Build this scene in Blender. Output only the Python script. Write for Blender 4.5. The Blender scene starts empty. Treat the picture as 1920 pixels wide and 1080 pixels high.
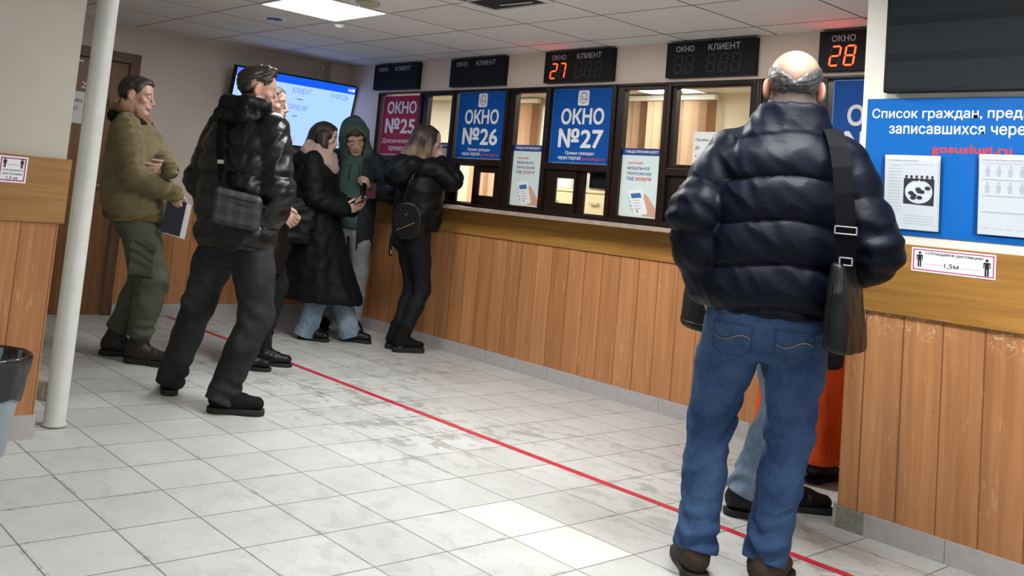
import bpy, bmesh, math, random
import numpy as np
from mathutils import Vector, Matrix
random.seed(7); np.random.seed(7)
SC = bpy.context.scene
COL = SC.collection
PI = math.pi

# ------------------------------------------------------------------ camera
# calibrated from the floor grid, the ceiling grid and the plumb lines: the
# photograph is an off-centre crop, so the lens carries a shift
F_PX = 1762.5
YAW, PITCH, ROLL = -0.897, 0.091, 0.0973
CAM = Vector((2.6725, -2.5343, 1.1666))
fw = Vector((math.sin(YAW)*math.cos(PITCH), math.cos(YAW)*math.cos(PITCH), math.sin(PITCH)))
rt0 = Vector((math.cos(YAW), -math.sin(YAW), 0)); up0 = rt0.cross(fw)
c_, s_ = math.cos(ROLL), math.sin(ROLL)
rt = c_*rt0 + s_*up0; up = -s_*rt0 + c_*up0
cd = bpy.data.cameras.new('camera'); cam = bpy.data.objects.new('camera', cd); COL.objects.link(cam)
cd.sensor_width = 36.0; cd.sensor_fit = 'HORIZONTAL'; cd.lens = F_PX*36/1920
cd.shift_x = 191.2/1920; cd.shift_y = -337.8/1920
cd.clip_start = 0.05; cd.clip_end = 60
cam.matrix_world = Matrix(((rt.x, up.x, -fw.x, CAM.x), (rt.y, up.y, -fw.y, CAM.y), (rt.z, up.z, -fw.z, CAM.z), (0, 0, 0, 1)))
SC.camera = cam

# ------------------------------------------------------------------ light and exposure
SC.view_settings.view_transform = 'Standard'; SC.view_settings.look = 'None'
SC.view_settings.gamma = 1.0; SC.view_settings.use_curve_mapping = False
SC.view_settings.exposure = 2.08
W = bpy.data.worlds.new('world'); SC.world = W; W.use_nodes = True
W.node_tree.nodes['Background'].inputs['Color'].default_value = (0.80, 0.86, 0.95, 1)
W.node_tree.nodes['Background'].inputs['Strength'].default_value = 0.12      # rest of the hall behind the camera
PANEL_POWER = 11.0          # radiance of the 60 x 60 ceiling panels of the hall
OFFICE_POWER = 11.0         # and of the office behind the windows
# the panels: (x, y) of the centre on the ceiling grid, factor
PANELS = [(-2.303, 0.663, 0.5), (-0.503, 0.663, 1.2), (1.297, 0.063, 1.15), (3.097, 0.063, 0.5), (1.297, -1.737, 0.25), (3.097, -1.737, 0.25)]

# ------------------------------------------------------------------ main planes (metres)
YW = 2.404      # counter front and window wall
YR = 1.400      # front of the protruding counter on the right
XR = 0.788      # its left end
XB = -4.550     # back wall with the screen and the door
XP = -1.400     # end of the wall on the left
YP = -1.135
ZC = 2.281      # ceiling
TILE = 0.3016
# ------------------------------------------------------------------ materials
def new_mat(name):
    m = bpy.data.materials.new(name); m.use_nodes = True
    nt = m.node_tree; b = nt.nodes['Principled BSDF']
    return m, nt, b
class NT:
    """small helper round a node tree"""
    def __init__(s, nt): s.nt = nt
    def n(s, t, **kw):
        x = s.nt.nodes.new(t)
        for k, v in kw.items(): setattr(x, k, v)
        return x
    def l(s, a, b): s.nt.links.new(a, b)
    def val(s, sock, v):
        if hasattr(v, 'is_output'): s.l(v, sock)
        else: sock.default_value = v
    def math(s, op, a, b=0.0, c=0.0):
        x = s.n('ShaderNodeMath', operation=op)
        s.val(x.inputs[0], a); s.val(x.inputs[1], b); s.val(x.inputs[2], c)
        return x.outputs[0]
    def coords(s, which='Object'): return s.n('ShaderNodeTexCoord').outputs[which]
    def mapping(s, vec, scale=(1, 1, 1), loc=(0, 0, 0), rot=(0, 0, 0)):
        x = s.n('ShaderNodeMapping'); s.l(vec, x.inputs[0])
        x.inputs['Scale'].default_value = scale; x.inputs['Location'].default_value = loc; x.inputs['Rotation'].default_value = rot
        return x.outputs[0]
    def noise(s, vec, scale=5, detail=3, rough=.5, dist=0.0):
        x = s.n('ShaderNodeTexNoise'); s.l(vec, x.inputs['Vector'])
        x.inputs['Scale'].default_value = scale; x.inputs['Detail'].default_value = detail
        x.inputs['Roughness'].default_value = rough; x.inputs['Distortion'].default_value = dist
        return x.outputs['Fac']
    def ramp(s, fac, stops):
        x = s.n('ShaderNodeValToRGB'); s.l(fac, x.inputs[0]); e = x.color_ramp.elements
        while len(e) < len(stops): e.new(0.5)
        for el, (p, c) in zip(e, stops):
            el.position = p; el.color = (*c, 1) if len(c) == 3 else c
        return x.outputs[0]
    def mix(s, fac, a, b, mode='MIX'):
        x = s.n('ShaderNodeMix', data_type='RGBA', blend_type=mode)
        s.val(x.inputs[0], fac)
        for sock, v in ((x.inputs[6], a), (x.inputs[7], b)):
            if hasattr(v, 'is_output'): s.l(v, sock)
            else: sock.default_value = (*v, 1) if len(v) == 3 else v
        return x.outputs[2]
    def bump(s, h, strength=.3, dist=.01):
        x = s.n('ShaderNodeBump'); s.l(h, x.inputs['Height'])
        x.inputs['Strength'].default_value = strength; x.inputs['Distance'].default_value = dist
        return x.outputs[0]
def lin(r, g, b):
    f = lambda c: (c/255/12.92) if c/255 <= .04045 else ((c/255+.055)/1.055)**2.4
    return (f(r), f(g), f(b))
_plain = {}
def plain(name, rgb, rough=.5, metal=0.0, spec=.5, noise=0.0, nscale=8.0, bump=0.0, bscale=60.0, trans=0.0, coat=0.0, sheen=0.0):
    """plain coloured surface with a little tonal variation and grain (rgb linear)"""
    if name in _plain: return _plain[name]
    m, nt, b = new_mat(name); q = NT(nt)
    b.inputs['Base Color'].default_value = (*rgb, 1); b.inputs['Roughness'].default_value = rough
    b.inputs['Metallic'].default_value = metal; b.inputs['Specular IOR Level'].default_value = spec
    b.inputs['Coat Weight'].default_value = coat; b.inputs['Sheen Weight'].default_value = sheen
    b.inputs['Transmission Weight'].default_value = trans
    co = q.coords()
    if noise:
        f = q.noise(co, nscale, 4, .6)
        lo = tuple(c*(1-noise) for c in rgb); hi = tuple(min(1, c*(1+noise)) for c in rgb)
        q.l(q.ramp(f, [(.3, lo), (.7, hi)]), b.inputs['Base Color'])
    if bump:
        q.l(q.bump(q.noise(co, bscale, 3, .6), bump, .004), b.inputs['Normal'])
    _plain[name] = m
    return m
def emit(name, rgb, strength):
    if name in _plain: return _plain[name]
    m, nt, b = new_mat(name)
    b.inputs['Base Color'].default_value = (0, 0, 0, 1); b.inputs['Roughness'].default_value = .4
    b.inputs['Emission Color'].default_value = (*rgb, 1); b.inputs['Emission Strength'].default_value = strength
    _plain[name] = m
    return m

# ------------------------------------------------------------------ objects
def tag(o, label=None, cat=None, group=None, kind=None):
    if label: o['label'] = label
    if cat: o['category'] = cat
    if group: o['group'] = group
    if kind: o['kind'] = kind
    return o
def empty(name, loc=(0, 0, 0), rz=0.0, label=None, cat=None, group=None):
    o = bpy.data.objects.new(name, None); COL.objects.link(o); o.empty_display_size = .1
    o.location = loc; o.rotation_euler = (0, 0, rz)
    return tag(o, label, cat, group)
def link(name, me, mat=None, parent=None, smooth=False):
    o = bpy.data.objects.new(name, me); COL.objects.link(o)
    if mat is not None:
        for m in (mat if isinstance(mat, (list, tuple)) else [mat]): me.materials.append(m)
    if smooth:
        me.polygons.foreach_set('use_smooth', [True]*len(me.polygons))
    if parent is not None: o.parent = parent
    return o
def copy_tree(o, parent=None):
    c = o.copy(); COL.objects.link(c)
    if parent is not None: c.parent = parent
    for ch in list(o.children): copy_tree(ch, c)
    return c
class MB:
    """collects simple shapes and links them as one mesh"""
    def __init__(s): s.bm = bmesh.new()
    def box(s, x0, x1, y0, y1, z0, z1, bevel=0.0, mi=0):
        r = bmesh.ops.create_cube(s.bm, size=1.0)
        vs = r['verts']
        for v in vs:
            v.co = Vector(((x0+x1)/2+v.co.x*(x1-x0), (y0+y1)/2+v.co.y*(y1-y0), (z0+z1)/2+v.co.z*(z1-z0)))
        fs = {f for v in vs for f in v.link_faces}
        for f in fs: f.material_index = mi
        if bevel:
            es = list({e for v in vs for e in v.link_edges})
            bmesh.ops.bevel(s.bm, geom=es, offset=bevel, segments=2, affect='EDGES', profile=.7)
        return s
    def cyl(s, a, b, r0, r1=None, seg=20, caps=True):
        a, b = Vector(a), Vector(b); r1 = r0 if r1 is None else r1
        d = (b-a).normalized(); t = d.orthogonal().normalized(); u = d.cross(t)
        ra = [s.bm.verts.new(a+(t*math.cos(k*2*PI/seg)+u*math.sin(k*2*PI/seg))*r0) for k in range(seg)]
        rb = [s.bm.verts.new(b+(t*math.cos(k*2*PI/seg)+u*math.sin(k*2*PI/seg))*r1) for k in range(seg)]
        for k in range(seg): s.bm.faces.new((ra[k], ra[(k+1) % seg], rb[(k+1) % seg], rb[k]))
        if caps: s.bm.faces.new(ra[::-1]); s.bm.faces.new(rb)
        return s
    def tube(s, pts, r, seg=10):
        """round tube along a polyline"""
        pts = [Vector(p) for p in pts]; rings = []; t = None
        for i, p in enumerate(pts):
            d = (pts[min(i+1, len(pts)-1)]-pts[max(i-1, 0)]).normalized()
            t = d.orthogonal().normalized() if t is None else (t-d*t.dot(d)).normalized()
            u = d.cross(t); rr = r[i] if isinstance(r, (list, tuple)) else r
            rings.append([s.bm.verts.new(p+(t*math.cos(k*2*PI/seg)+u*math.sin(k*2*PI/seg))*rr) for k in range(seg)])
        for A, B in zip(rings, rings[1:]):
            for k in range(seg): s.bm.faces.new((A[k], A[(k+1) % seg], B[(k+1) % seg], B[k]))
        s.bm.faces.new(rings[0][::-1]); s.bm.faces.new(rings[-1])
        return s
    def ribbon(s, pts, side, w, th):
        """flat strap along a polyline: side gives the width direction at each point"""
        pts = [Vector(p) for p in pts]; rings = []
        for i, p in enumerate(pts):
            d = (pts[min(i+1, len(pts)-1)]-pts[max(i-1, 0)]).normalized()
            sd = Vector(side[i] if isinstance(side, list) else side); sd = (sd-d*sd.dot(d)).normalized(); n = d.cross(sd)
            rings.append([s.bm.verts.new(p+sd*a*w/2+n*b*th/2) for a, b in ((-1, -1), (1, -1), (1, 1), (-1, 1))])
        for A, B in zip(rings, rings[1:]):
            for k in range(4): s.bm.faces.new((A[k], A[(k+1) % 4], B[(k+1) % 4], B[k]))
        s.bm.faces.new(rings[0][::-1]); s.bm.faces.new(rings[-1])
        return s
    def lathe(s, prof, c=(0, 0, 0), seg=40):
        rings = [[s.bm.verts.new((c[0]+r*math.cos(k*2*PI/seg), c[1]+r*math.sin(k*2*PI/seg), c[2]+z)) for k in range(seg)] for r, z in prof]
        for A, B in zip(rings, rings[1:]):
            for k in range(seg): s.bm.faces.new((A[k], A[(k+1) % seg], B[(k+1) % seg], B[k]))
        return s
    def prism(s, poly, fn, th):
        """polygon in (u, v) mapped by fn(u, v, depth), with thickness th"""
        A = [s.bm.verts.new(fn(u, v, 0.0)) for u, v in poly]; B = [s.bm.verts.new(fn(u, v, th)) for u, v in poly]
        n = len(A); s.bm.faces.new(A[::-1]); s.bm.faces.new(B)
        for k in range(n): s.bm.faces.new((A[k], A[(k+1) % n], B[(k+1) % n], B[k]))
        return s
    def build(s, name, mat=None, parent=None, smooth=False, fix=True):
        if fix: bmesh.ops.recalc_face_normals(s.bm, faces=s.bm.faces)
        me = bpy.data.meshes.new(name); s.bm.to_mesh(me); s.bm.free()
        o = link(name, me, mat, parent, smooth)
        if smooth == 'auto': pass
        return o
def struct(o, kind='structure'):
    o['kind'] = kind
    return o
def smooth_by_angle(o, ang=.6):
    me = o.data; me.polygons.foreach_set('use_smooth', [True]*len(me.polygons))
    bm = bmesh.new(); bm.from_mesh(me)
    for e in bm.edges:
        e.smooth = (len(e.link_faces) == 2 and e.calc_face_angle(0) < ang)
    bm.to_mesh(me); bm.free()
    return o
# plane mappings: (u, v, depth towards the room) -> world
on_wall = lambda u, v, d=0.0: (u, YW-d, v)
on_right = lambda u, v, d=0.0: (u, YR-d, v)
on_back = lambda u, v, d=0.0: (XB+d, u, v)
on_pillar = lambda u, v, d=0.0: (XP+d, u, v)
_DG = None
def text(name, s, box, fn, mat, parent=None, bold=0.0, base=0.0, th=.0008, shear=0.0, fit=True):
    """lettering fitted to the rectangle box = (u0, u1, v0, v1) of a plane mapping"""
    cu = bpy.data.curves.new(name, 'FONT'); cu.body = s; cu.size = 1.0; cu.resolution_u = 3; cu.shear = shear
    o = bpy.data.objects.new(name, cu); COL.objects.link(o)
    dg = bpy.context.evaluated_depsgraph_get()
    me = bpy.data.meshes.new_from_object(o.evaluated_get(dg))
    bpy.data.objects.remove(o); bpy.data.curves.remove(cu)
    bm = bmesh.new(); bm.from_mesh(me); bpy.data.meshes.remove(me)
    bmesh.ops.triangulate(bm, faces=bm.faces)
    V = np.array([v.co[:2] for v in bm.verts]); T = [[v.index for v in f.verts] for f in bm.faces]; bm.free()
    # heavier weight: the outline repeated with a small shift in eight directions
    sh = [(0, 0)]+([(bold*math.cos(k*PI/4), bold*math.sin(k*PI/4)) for k in range(8)] if bold else [])
    P = np.concatenate([V+np.array(d) for d in sh]); lo, hi = P.min(0), P.max(0)
    co, faces = [], []
    for k, d in enumerate(sh):
        for x, y in V+np.array(d):
            co.append(fn(box[0]+(x-lo[0])/(hi[0]-lo[0])*(box[1]-box[0]), box[2]+(y-lo[1])/(hi[1]-lo[1])*(box[3]-box[2]), base+th+k*.00003))
        faces += [[i+k*len(V) for i in t] for t in T]
    me = bpy.data.meshes.new(name); me.from_pydata([tuple(c) for c in co], [], faces); me.update()
    return link(name, me, mat, parent)
# ------------------------------------------------------------------ surfaces of the room
def mat_floor():
    m, nt, b = new_mat('floor_tiles'); q = NT(nt); co = q.coords()
    sx = q.n('ShaderNodeSeparateXYZ'); q.l(co, sx.inputs[0])
    u = q.math('DIVIDE', sx.outputs[0], TILE); v = q.math('DIVIDE', sx.outputs[1], TILE)
    cu, cv = q.math('FLOOR', u), q.math('FLOOR', v)
    fu, fv = q.math('FRACT', u), q.math('FRACT', v)
    eu = q.math('MINIMUM', fu, q.math('SUBTRACT', 1.0, fu)); ev = q.math('MINIMUM', fv, q.math('SUBTRACT', 1.0, fv))
    edge = q.math('MINIMUM', eu, ev)
    wob = q.math('MULTIPLY', q.noise(co, 9, 2), .006)
    grout = q.math('LESS_THAN', edge, q.math('ADD', wob, .0060))
    cx = q.n('ShaderNodeCombineXYZ'); q.l(cu, cx.inputs[0]); q.l(cv, cx.inputs[1])
    wn = q.n('ShaderNodeTexWhiteNoise', noise_dimensions='2D'); q.l(cx.outputs[0], wn.inputs['Vector'])
    tone = q.ramp(wn.outputs['Value'], [(0, (.500, .515, .495)), (.5, (.535, .550, .530)), (1, (.565, .582, .560))])
    speck = q.ramp(q.noise(co, 130, 4, .7), [(.3, (.86, .86, .86)), (.7, (1.08, 1.08, 1.08))])
    c = q.mix(1.0, tone, speck, 'MULTIPLY')
    cloud = q.ramp(q.noise(co, 3.2, 4, .6), [(.3, (.90, .89, .88)), (.7, (1.05, 1.05, 1.05))])
    c = q.mix(1.0, c, cloud, 'MULTIPLY')
    # two newer, lighter tiles
    new = q.math('MULTIPLY', q.math('MULTIPLY', q.math('GREATER_THAN', u, 0.0), q.math('LESS_THAN', u, 2.0)),
                 q.math('MULTIPLY', q.math('GREATER_THAN', v, 0.0), q.math('LESS_THAN', v, 1.0)))
    c = q.mix(new, c, (.70, .67, .61))
    # dried dirty puddles and boot prints, mostly along the queue
    d1 = q.noise(q.mapping(co, (1, 1.5, 1)), 7.5, 5, .62, .6)
    zone = q.ramp(q.noise(co, .9, 1, .5), [(.42, (0, 0, 0)), (.62, (1, 1, 1))])
    lane = q.ramp(q.math('ABSOLUTE', q.math('SUBTRACT', sx.outputs[1], 1.05)), [(.45, (1, 1, 1)), (1.5, (.30, .30, .30))])
    sm = q.math('MULTIPLY', q.math('MULTIPLY', q.ramp(d1, [(.50, (0, 0, 0)), (.60, (1, 1, 1))]), q.math('ADD', zone, .25)), lane)
    sm = q.math('MULTIPLY', q.math('MINIMUM', sm, 1.0), q.math('SUBTRACT', 1.0, new))
    c = q.mix(q.math('MULTIPLY', sm, .62), c, (.21, .19, .165))
    d2 = q.ramp(q.noise(co, 23, 3, .6), [(.69, (0, 0, 0)), (.73, (1, 1, 1))])
    c = q.mix(q.math('MULTIPLY', d2, .38), c, (.17, .15, .13))
    gs = q.math('MULTIPLY', q.math('LESS_THAN', edge, .045), q.ramp(q.noise(co, 5.5, 3, .6), [(.56, (0, 0, 0)), (.66, (1, 1, 1))]))
    gs = q.math('MULTIPLY', gs, q.ramp(q.noise(co, 30, 3, .6), [(.42, (0, 0, 0)), (.55, (1, 1, 1))]))
    c = q.mix(q.math('MULTIPLY', gs, .50), c, (.17, .145, .115))
    c = q.mix(q.math('MULTIPLY', grout, .78), c, (.075, .066, .055))
    q.l(c, b.inputs['Base Color'])
    r = q.math('ADD', q.math('MULTIPLY', q.noise(co, 14, 4, .6), .22), .30)
    q.l(q.math('ADD', r, q.math('MULTIPLY', grout, .3)), b.inputs['Roughness'])
    b.inputs['Specular IOR Level'].default_value = .42
    q.l(q.bump(q.math('SUBTRACT', q.math('MULTIPLY', q.noise(co, 60, 3), .08), grout), .25, .002), b.inputs['Normal'])
    return m
def mat_ceiling():
    m, nt, b = new_mat('ceiling_tiles'); q = NT(nt); co = q.coords()
    sx = q.n('ShaderNodeSeparateXYZ'); q.l(co, sx.inputs[0])
    u = q.math('DIVIDE', q.math('ADD', sx.outputs[0], 3.203), .6); v = q.math('DIVIDE', q.math('SUBTRACT', sx.outputs[1], .963), .6)
    fu, fv = q.math('FRACT', u), q.math('FRACT', v)
    edge = q.math('MINIMUM', q.math('MINIMUM', fu, q.math('SUBTRACT', 1.0, fu)), q.math('MINIMUM', fv, q.math('SUBTRACT', 1.0, fv)))
    g = q.math('LESS_THAN', edge, .0105)
    cx = q.n('ShaderNodeCombineXYZ'); q.l(q.math('FLOOR', u), cx.inputs[0]); q.l(q.math('FLOOR', v), cx.inputs[1])
    wn = q.n('ShaderNodeTexWhiteNoise', noise_dimensions='2D'); q.l(cx.outputs[0], wn.inputs['Vector'])
    c = q.ramp(wn.outputs['Value'], [(0, (.78, .77, .74)), (1, (.84, .83, .81))])
    sp = q.ramp(q.noise(co, 170, 3, .7), [(.32, (.82, .82, .82)), (.6, (1.04, 1.04, 1.04))])
    c = q.mix(1.0, c, sp, 'MULTIPLY')
    q.l(q.mix(g, c, (.20, .19, .18)), b.inputs['Base Color'])
    b.inputs['Roughness'].default_value = .9; b.inputs['Specular IOR Level'].default_value = .2
    q.l(q.bump(q.math('SUBTRACT', q.math('MULTIPLY', q.noise(co, 220, 2), .3), g), .4, .004), b.inputs['Normal'])
    return m
def mat_plaster(name, rgb, var=.05):
    m, nt, b = new_mat(name); q = NT(nt); co = q.coords()
    f = q.noise(co, 2.2, 4, .6); g = q.noise(co, 90, 3, .6)
    c = q.ramp(f, [(.3, tuple(x*(1-var) for x in rgb)), (.7, tuple(x*(1+var) for x in rgb))])
    d = q.ramp(q.noise(co, 13, 2, .5), [(.76, (0, 0, 0)), (.79, (1, 1, 1))])
    q.l(q.mix(q.math('MULTIPLY', d, .25), c, tuple(x*.45 for x in rgb)), b.inputs['Base Color'])
    b.inputs['Roughness'].default_value = .75; b.inputs['Specular IOR Level'].default_value = .25
    q.l(q.bump(g, .18, .002), b.inputs['Normal'])
    return m
def mat_planks(name, axis):
    """varnished orange-brown facing boards, 14.6 cm wide with V-grooves and pale worn flecks; axis 0: along X, 1: along Y"""
    m, nt, b = new_mat(name); q = NT(nt); co = q.coords()
    sx = q.n('ShaderNodeSeparateXYZ'); q.l(co, sx.inputs[0])
    u = q.math('DIVIDE', q.math('ADD', sx.outputs[axis], .0195 if axis == 0 else 1.0), .1458)
    fu = q.math('FRACT', u); e = q.math('MINIMUM', fu, q.math('SUBTRACT', 1.0, fu))
    wn = q.n('ShaderNodeTexWhiteNoise', noise_dimensions='1D'); q.l(q.math('FLOOR', u), wn.inputs['W'])
    base = q.ramp(wn.outputs['Value'], [(0, (.415, .182, .070)), (.5, (.462, .209, .085)), (1, (.508, .238, .101))])
    sc = (38, 38, 1.4)
    gr = q.noise(q.mapping(co, sc), 1.0, 4, .6, .4)
    c = q.mix(1.0, base, q.ramp(gr, [(.3, (.80, .78, .75)), (.7, (1.16, 1.16, 1.17))]), 'MULTIPLY')
    broad = q.noise(q.mapping(co, (9, 9, .5)), 1.0, 2, .5)
    c = q.mix(1.0, c, q.ramp(broad, [(.35, (.90, .89, .87)), (.65, (1.08, 1.08, 1.08))]), 'MULTIPLY')
    fl = q.ramp(q.noise(q.mapping(co, (52, 52, 7)), 1.0, 2, .5, .9), [(.635, (0, 0, 0)), (.70, (1, 1, 1))])
    c = q.mix(q.math('MULTIPLY', fl, .42), c, (.62, .38, .19))
    dot = q.ramp(q.noise(co, 55, 1, .5), [(.79, (0, 0, 0)), (.81, (1, 1, 1))])
    c = q.mix(q.math('MULTIPLY', dot, .5), c, (.10, .04, .02))
    if axis == 0:      # scuffed varnish under the oak rail of the protruding counter
        top = q.math('MULTIPLY', q.math('LESS_THAN', sx.outputs[1], 1.5), q.ramp(sx.outputs[2], [(.775, (0, 0, 0)), (.84, (1, 1, 1))]))
        sc2 = q.ramp(q.noise(q.mapping(co, (34, 34, 26)), 1.0, 3, .65, 1.5), [(.535, (0, 0, 0)), (.58, (1, 1, 1))])
        zone = q.ramp(q.noise(q.mapping(co, (6, 1, 0)), 1.0, 1), [(.34, (0, 0, 0)), (.50, (1, 1, 1))])
        c = q.mix(q.math('MULTIPLY', q.math('MULTIPLY', q.math('MULTIPLY', top, sc2), zone), .75), c, (.66, .46, .27))
    gv = q.math('LESS_THAN', e, .020)
    c = q.mix(q.math('MULTIPLY', gv, .68), c, (.13, .048, .018))
    q.l(c, b.inputs['Base Color'])
    b.inputs['Roughness'].default_value = .36; b.inputs['Specular IOR Level'].default_value = .4
    q.l(q.bump(q.math('MINIMUM', e, .03), .9, .05), b.inputs['Normal'])
    return m
def mat_oak(name, axis, a=(.345, .170, .038), bb=(.460, .240, .062)):
    """golden oak board with grain running along X (0) or Y (1)"""
    m, nt, b = new_mat(name); q = NT(nt); co = q.coords()
    sc = (1.6, 30, 42) if axis == 0 else (30, 1.6, 42)
    if axis == 2: sc = (36, 36, 1.4)
    f = q.noise(q.mapping(co, sc), 1.0, 6, .66, .9)
    g = q.noise(q.mapping(co, tuple(k*.3 for k in sc)), 1.0, 3, .5, 1.4)
    c = q.ramp(f, [(.25, tuple(x*.78 for x in a)), (.5, a), (.75, bb)])
    c = q.mix(1.0, c, q.ramp(g, [(.3, (.82, .81, .78)), (.7, (1.1, 1.1, 1.1))]), 'MULTIPLY')
    q.l(c, b.inputs['Base Color'])
    b.inputs['Roughness'].default_value = .38; b.inputs['Specular IOR Level'].default_value = .4
    q.l(q.bump(f, .12, .003), b.inputs['Normal'])
    return m
def mat_stone(name, rgb, scale=40):
    m, nt, b = new_mat(name); q = NT(nt); co = q.coords()
    f = q.noise(co, scale, 5, .7); g = q.noise(co, scale*4, 2, .6)
    c = q.ramp(f, [(.3, tuple(x*.72 for x in rgb)), (.5, rgb), (.7, tuple(min(1, x*1.25) for x in rgb))])
    c = q.mix(1.0, c, q.ramp(g, [(.35, (.8, .8, .8)), (.65, (1.1, 1.1, 1.1))]), 'MULTIPLY')
    q.l(c, b.inputs['Base Color']); b.inputs['Roughness'].default_value = .4
    return m
M = {}
M['floor'] = mat_floor(); M['ceiling'] = mat_ceiling()
M['plaster_back'] = mat_plaster('pinkish_plaster', (.66, .575, .51))
M['plaster_win'] = mat_plaster('rosy_plaster', (.75, .615, .53))
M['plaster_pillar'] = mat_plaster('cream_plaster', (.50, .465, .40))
M['plaster_right'] = mat_plaster('cream_plaster_right', (.78, .765, .68))
M['planks_x'] = mat_planks('facing_boards', 0); M['planks_y'] = mat_planks('facing_boards_side', 1)
M['oak_x'] = mat_oak('golden_oak', 0); M['oak_y'] = mat_oak('golden_oak_side', 1, (.300, .150, .045), (.400, .215, .075))
M['door_wood'] = mat_oak('brown_door_veneer', 2, (.190, .083, .032), (.270, .125, .050))
M['frame_wood'] = mat_oak('dark_frame_veneer', 2, (.115, .052, .027), (.165, .078, .040))
M['skirting'] = plain('grey_ceramic', (.42, .395, .385), .35, noise=.08, nscale=26)
M['granite'] = mat_stone('pinkish_granite', (.36, .285, .235), 70)
M['stained'] = mat_stone('stained_ceramic', (.25, .24, .19), 24)
M['win_frame'] = plain('dark_brown_profile', (.016, .0075, .0065), .34, spec=.28, noise=.2)
M['seal'] = plain('black_rubber', (.006, .006, .006), .6)
M['pipe'] = plain('white_enamel', (.60, .61, .58), .35, noise=.06, nscale=12, bump=.15, bscale=18)
M['white_plastic'] = plain('white_plastic', (.80, .80, .78), .4)
M['black_plastic'] = plain('black_plastic', (.006, .007, .009), .50, spec=.22)
M['poster_blue'] = plain('print_blue', (.0025, .082, .360), .55, spec=.18, noise=.03)
M['poster_red'] = plain('print_red', (.400, .020, .045), .55, spec=.18, noise=.03)
M['print_white'] = plain('print_white', (.82, .84, .86), .55, spec=.18)
M['print_navy'] = plain('print_navy', (.030, .070, .250), .55, spec=.18)
M['print_pale'] = plain('print_pale', (.66, .77, .76), .55, spec=.18)
M['print_red'] = plain('print_red_text', (.62, .045, .050), .55, spec=.18)
M['print_crimson'] = plain('print_crimson_text', (.55, .06, .11), .55, spec=.18)
M['print_dark'] = plain('print_dark_text', (.035, .040, .075), .55, spec=.18)
M['print_black'] = plain('print_black', (.012, .012, .014), .55, spec=.18)
M['print_grey'] = plain('print_grey', (.34, .34, .36), .55, spec=.18)
M['print_lightgrey'] = plain('print_light_grey', (.60, .60, .61), .55, spec=.18)
M['print_magenta'] = plain('print_magenta', (.50, .03, .16), .55, spec=.18)
M['print_skin'] = plain('print_skin', (.62, .36, .27), .55, spec=.18)
M['paper'] = plain('white_paper', (.78, .78, .77), .6)
M['chrome'] = plain('chrome', (.72, .72, .72), .18, metal=1.0)
M['brass'] = plain('gold_metal', (.75, .58, .30), .25, metal=1.0)
M['tape'] = plain('red_tape', (.50, .022, .042), .40, noise=.28, nscale=26)
def mat_glass(name, tint=(1, 1, 1), a=.93):
    m, nt, b = new_mat(name); q = NT(nt)
    out = nt.nodes['Material Output']
    tr = q.n('ShaderNodeBsdfTransparent'); tr.inputs[0].default_value = (*tint, 1)
    gl = q.n('ShaderNodeBsdfGlossy'); gl.inputs['Roughness'].default_value = .02
    lw = q.n('ShaderNodeLayerWeight'); lw.inputs['Blend'].default_value = .5
    fr = q.math('ADD', q.math('MULTIPLY', q.math('POWER', lw.outputs['Facing'], 5.0), .9), .035)
    mx = q.n('ShaderNodeMixShader'); q.l(fr, mx.inputs[0]); q.l(tr.outputs[0], mx.inputs[1]); q.l(gl.outputs[0], mx.inputs[2])
    q.l(mx.outputs[0], out.inputs[0])
    return m
M['glass'] = mat_glass('window_glass', (.94, .96, .95))
M['acrylic'] = mat_glass('clear_acrylic', (.93, .95, .97))
# ------------------------------------------------------------------ the room
def sbox(name, mat, x0, x1, y0, y1, z0, z1, bevel=0.0, parent=None):
    return struct(MB().box(x0, x1, y0, y1, z0, z1, bevel).build(name, mat, parent))
sbox('floor', M['floor'], XB-.12, 5.6, -6.0, YW+.12, -.10, 0)
sbox('ceiling', M['ceiling'], XB-.12, 5.6, -6.0, YW+.12, ZC, ZC+.10)
# back wall with the doorway cut out
DY0, DY1, DZ = -.50, .355, 1.979
mb = MB()
mb.box(XB-.12, XB, YP-.2, DY0, 0, ZC); mb.box(XB-.12, XB, DY1, YW+.12, 0, ZC); mb.box(XB-.12, XB, DY0, DY1, DZ, ZC)
struct(mb.build('wall_back', M['plaster_back']))
# end of the wall on the left, with its facing
sbox('wall_left', M['plaster_pillar'], XB, XP, -6.0, YP, 0, ZC)
mb = MB(); mb.box(XP, XP+.012, -6.0, YP-.002, .10, .905); struct(mb.build('trim_1', M['planks_y']))
mb = MB(); mb.box(XP, XP+.022, -6.0, YP+.018, .898, 1.172, .002); struct(mb.build('trim_2', M['oak_y']))
mb = MB()
for k in range(16):
    mb.box(XP, XP+.016, YP+.006-.3016*(k+1)+.002, YP+.006-.3016*k, 0, .100, .001)
struct(mb.build('baseboard_left', M['skirting']))
# counter wall: facing boards, oak rail, skirting tiles
sbox('wall_counter', M['plaster_win'], XB, XR, YW+.006, YW+.12, 0, 1.085)
mb = MB(); mb.box(XB, XR+.02, YW-.010, YW+.006, .09, .93); struct(mb.build('trim_3', M['planks_x']))
mb = MB(); mb.box(XB+.001, XR+.02, YW-.024, YW-.010, .905, 1.085, .003); struct(mb.build('trim_4', M['oak_x']))
mb = MB()
for k in range(19):
    x1 = XR-.10-.3016*k
    if x1 < XB: break
    mb.box(max(x1-.3016+.002, XB), x1, YW-.022, YW-.010, 0, .090, .001)
struct(mb.build('baseboard_counter', M['skirting']))
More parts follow.
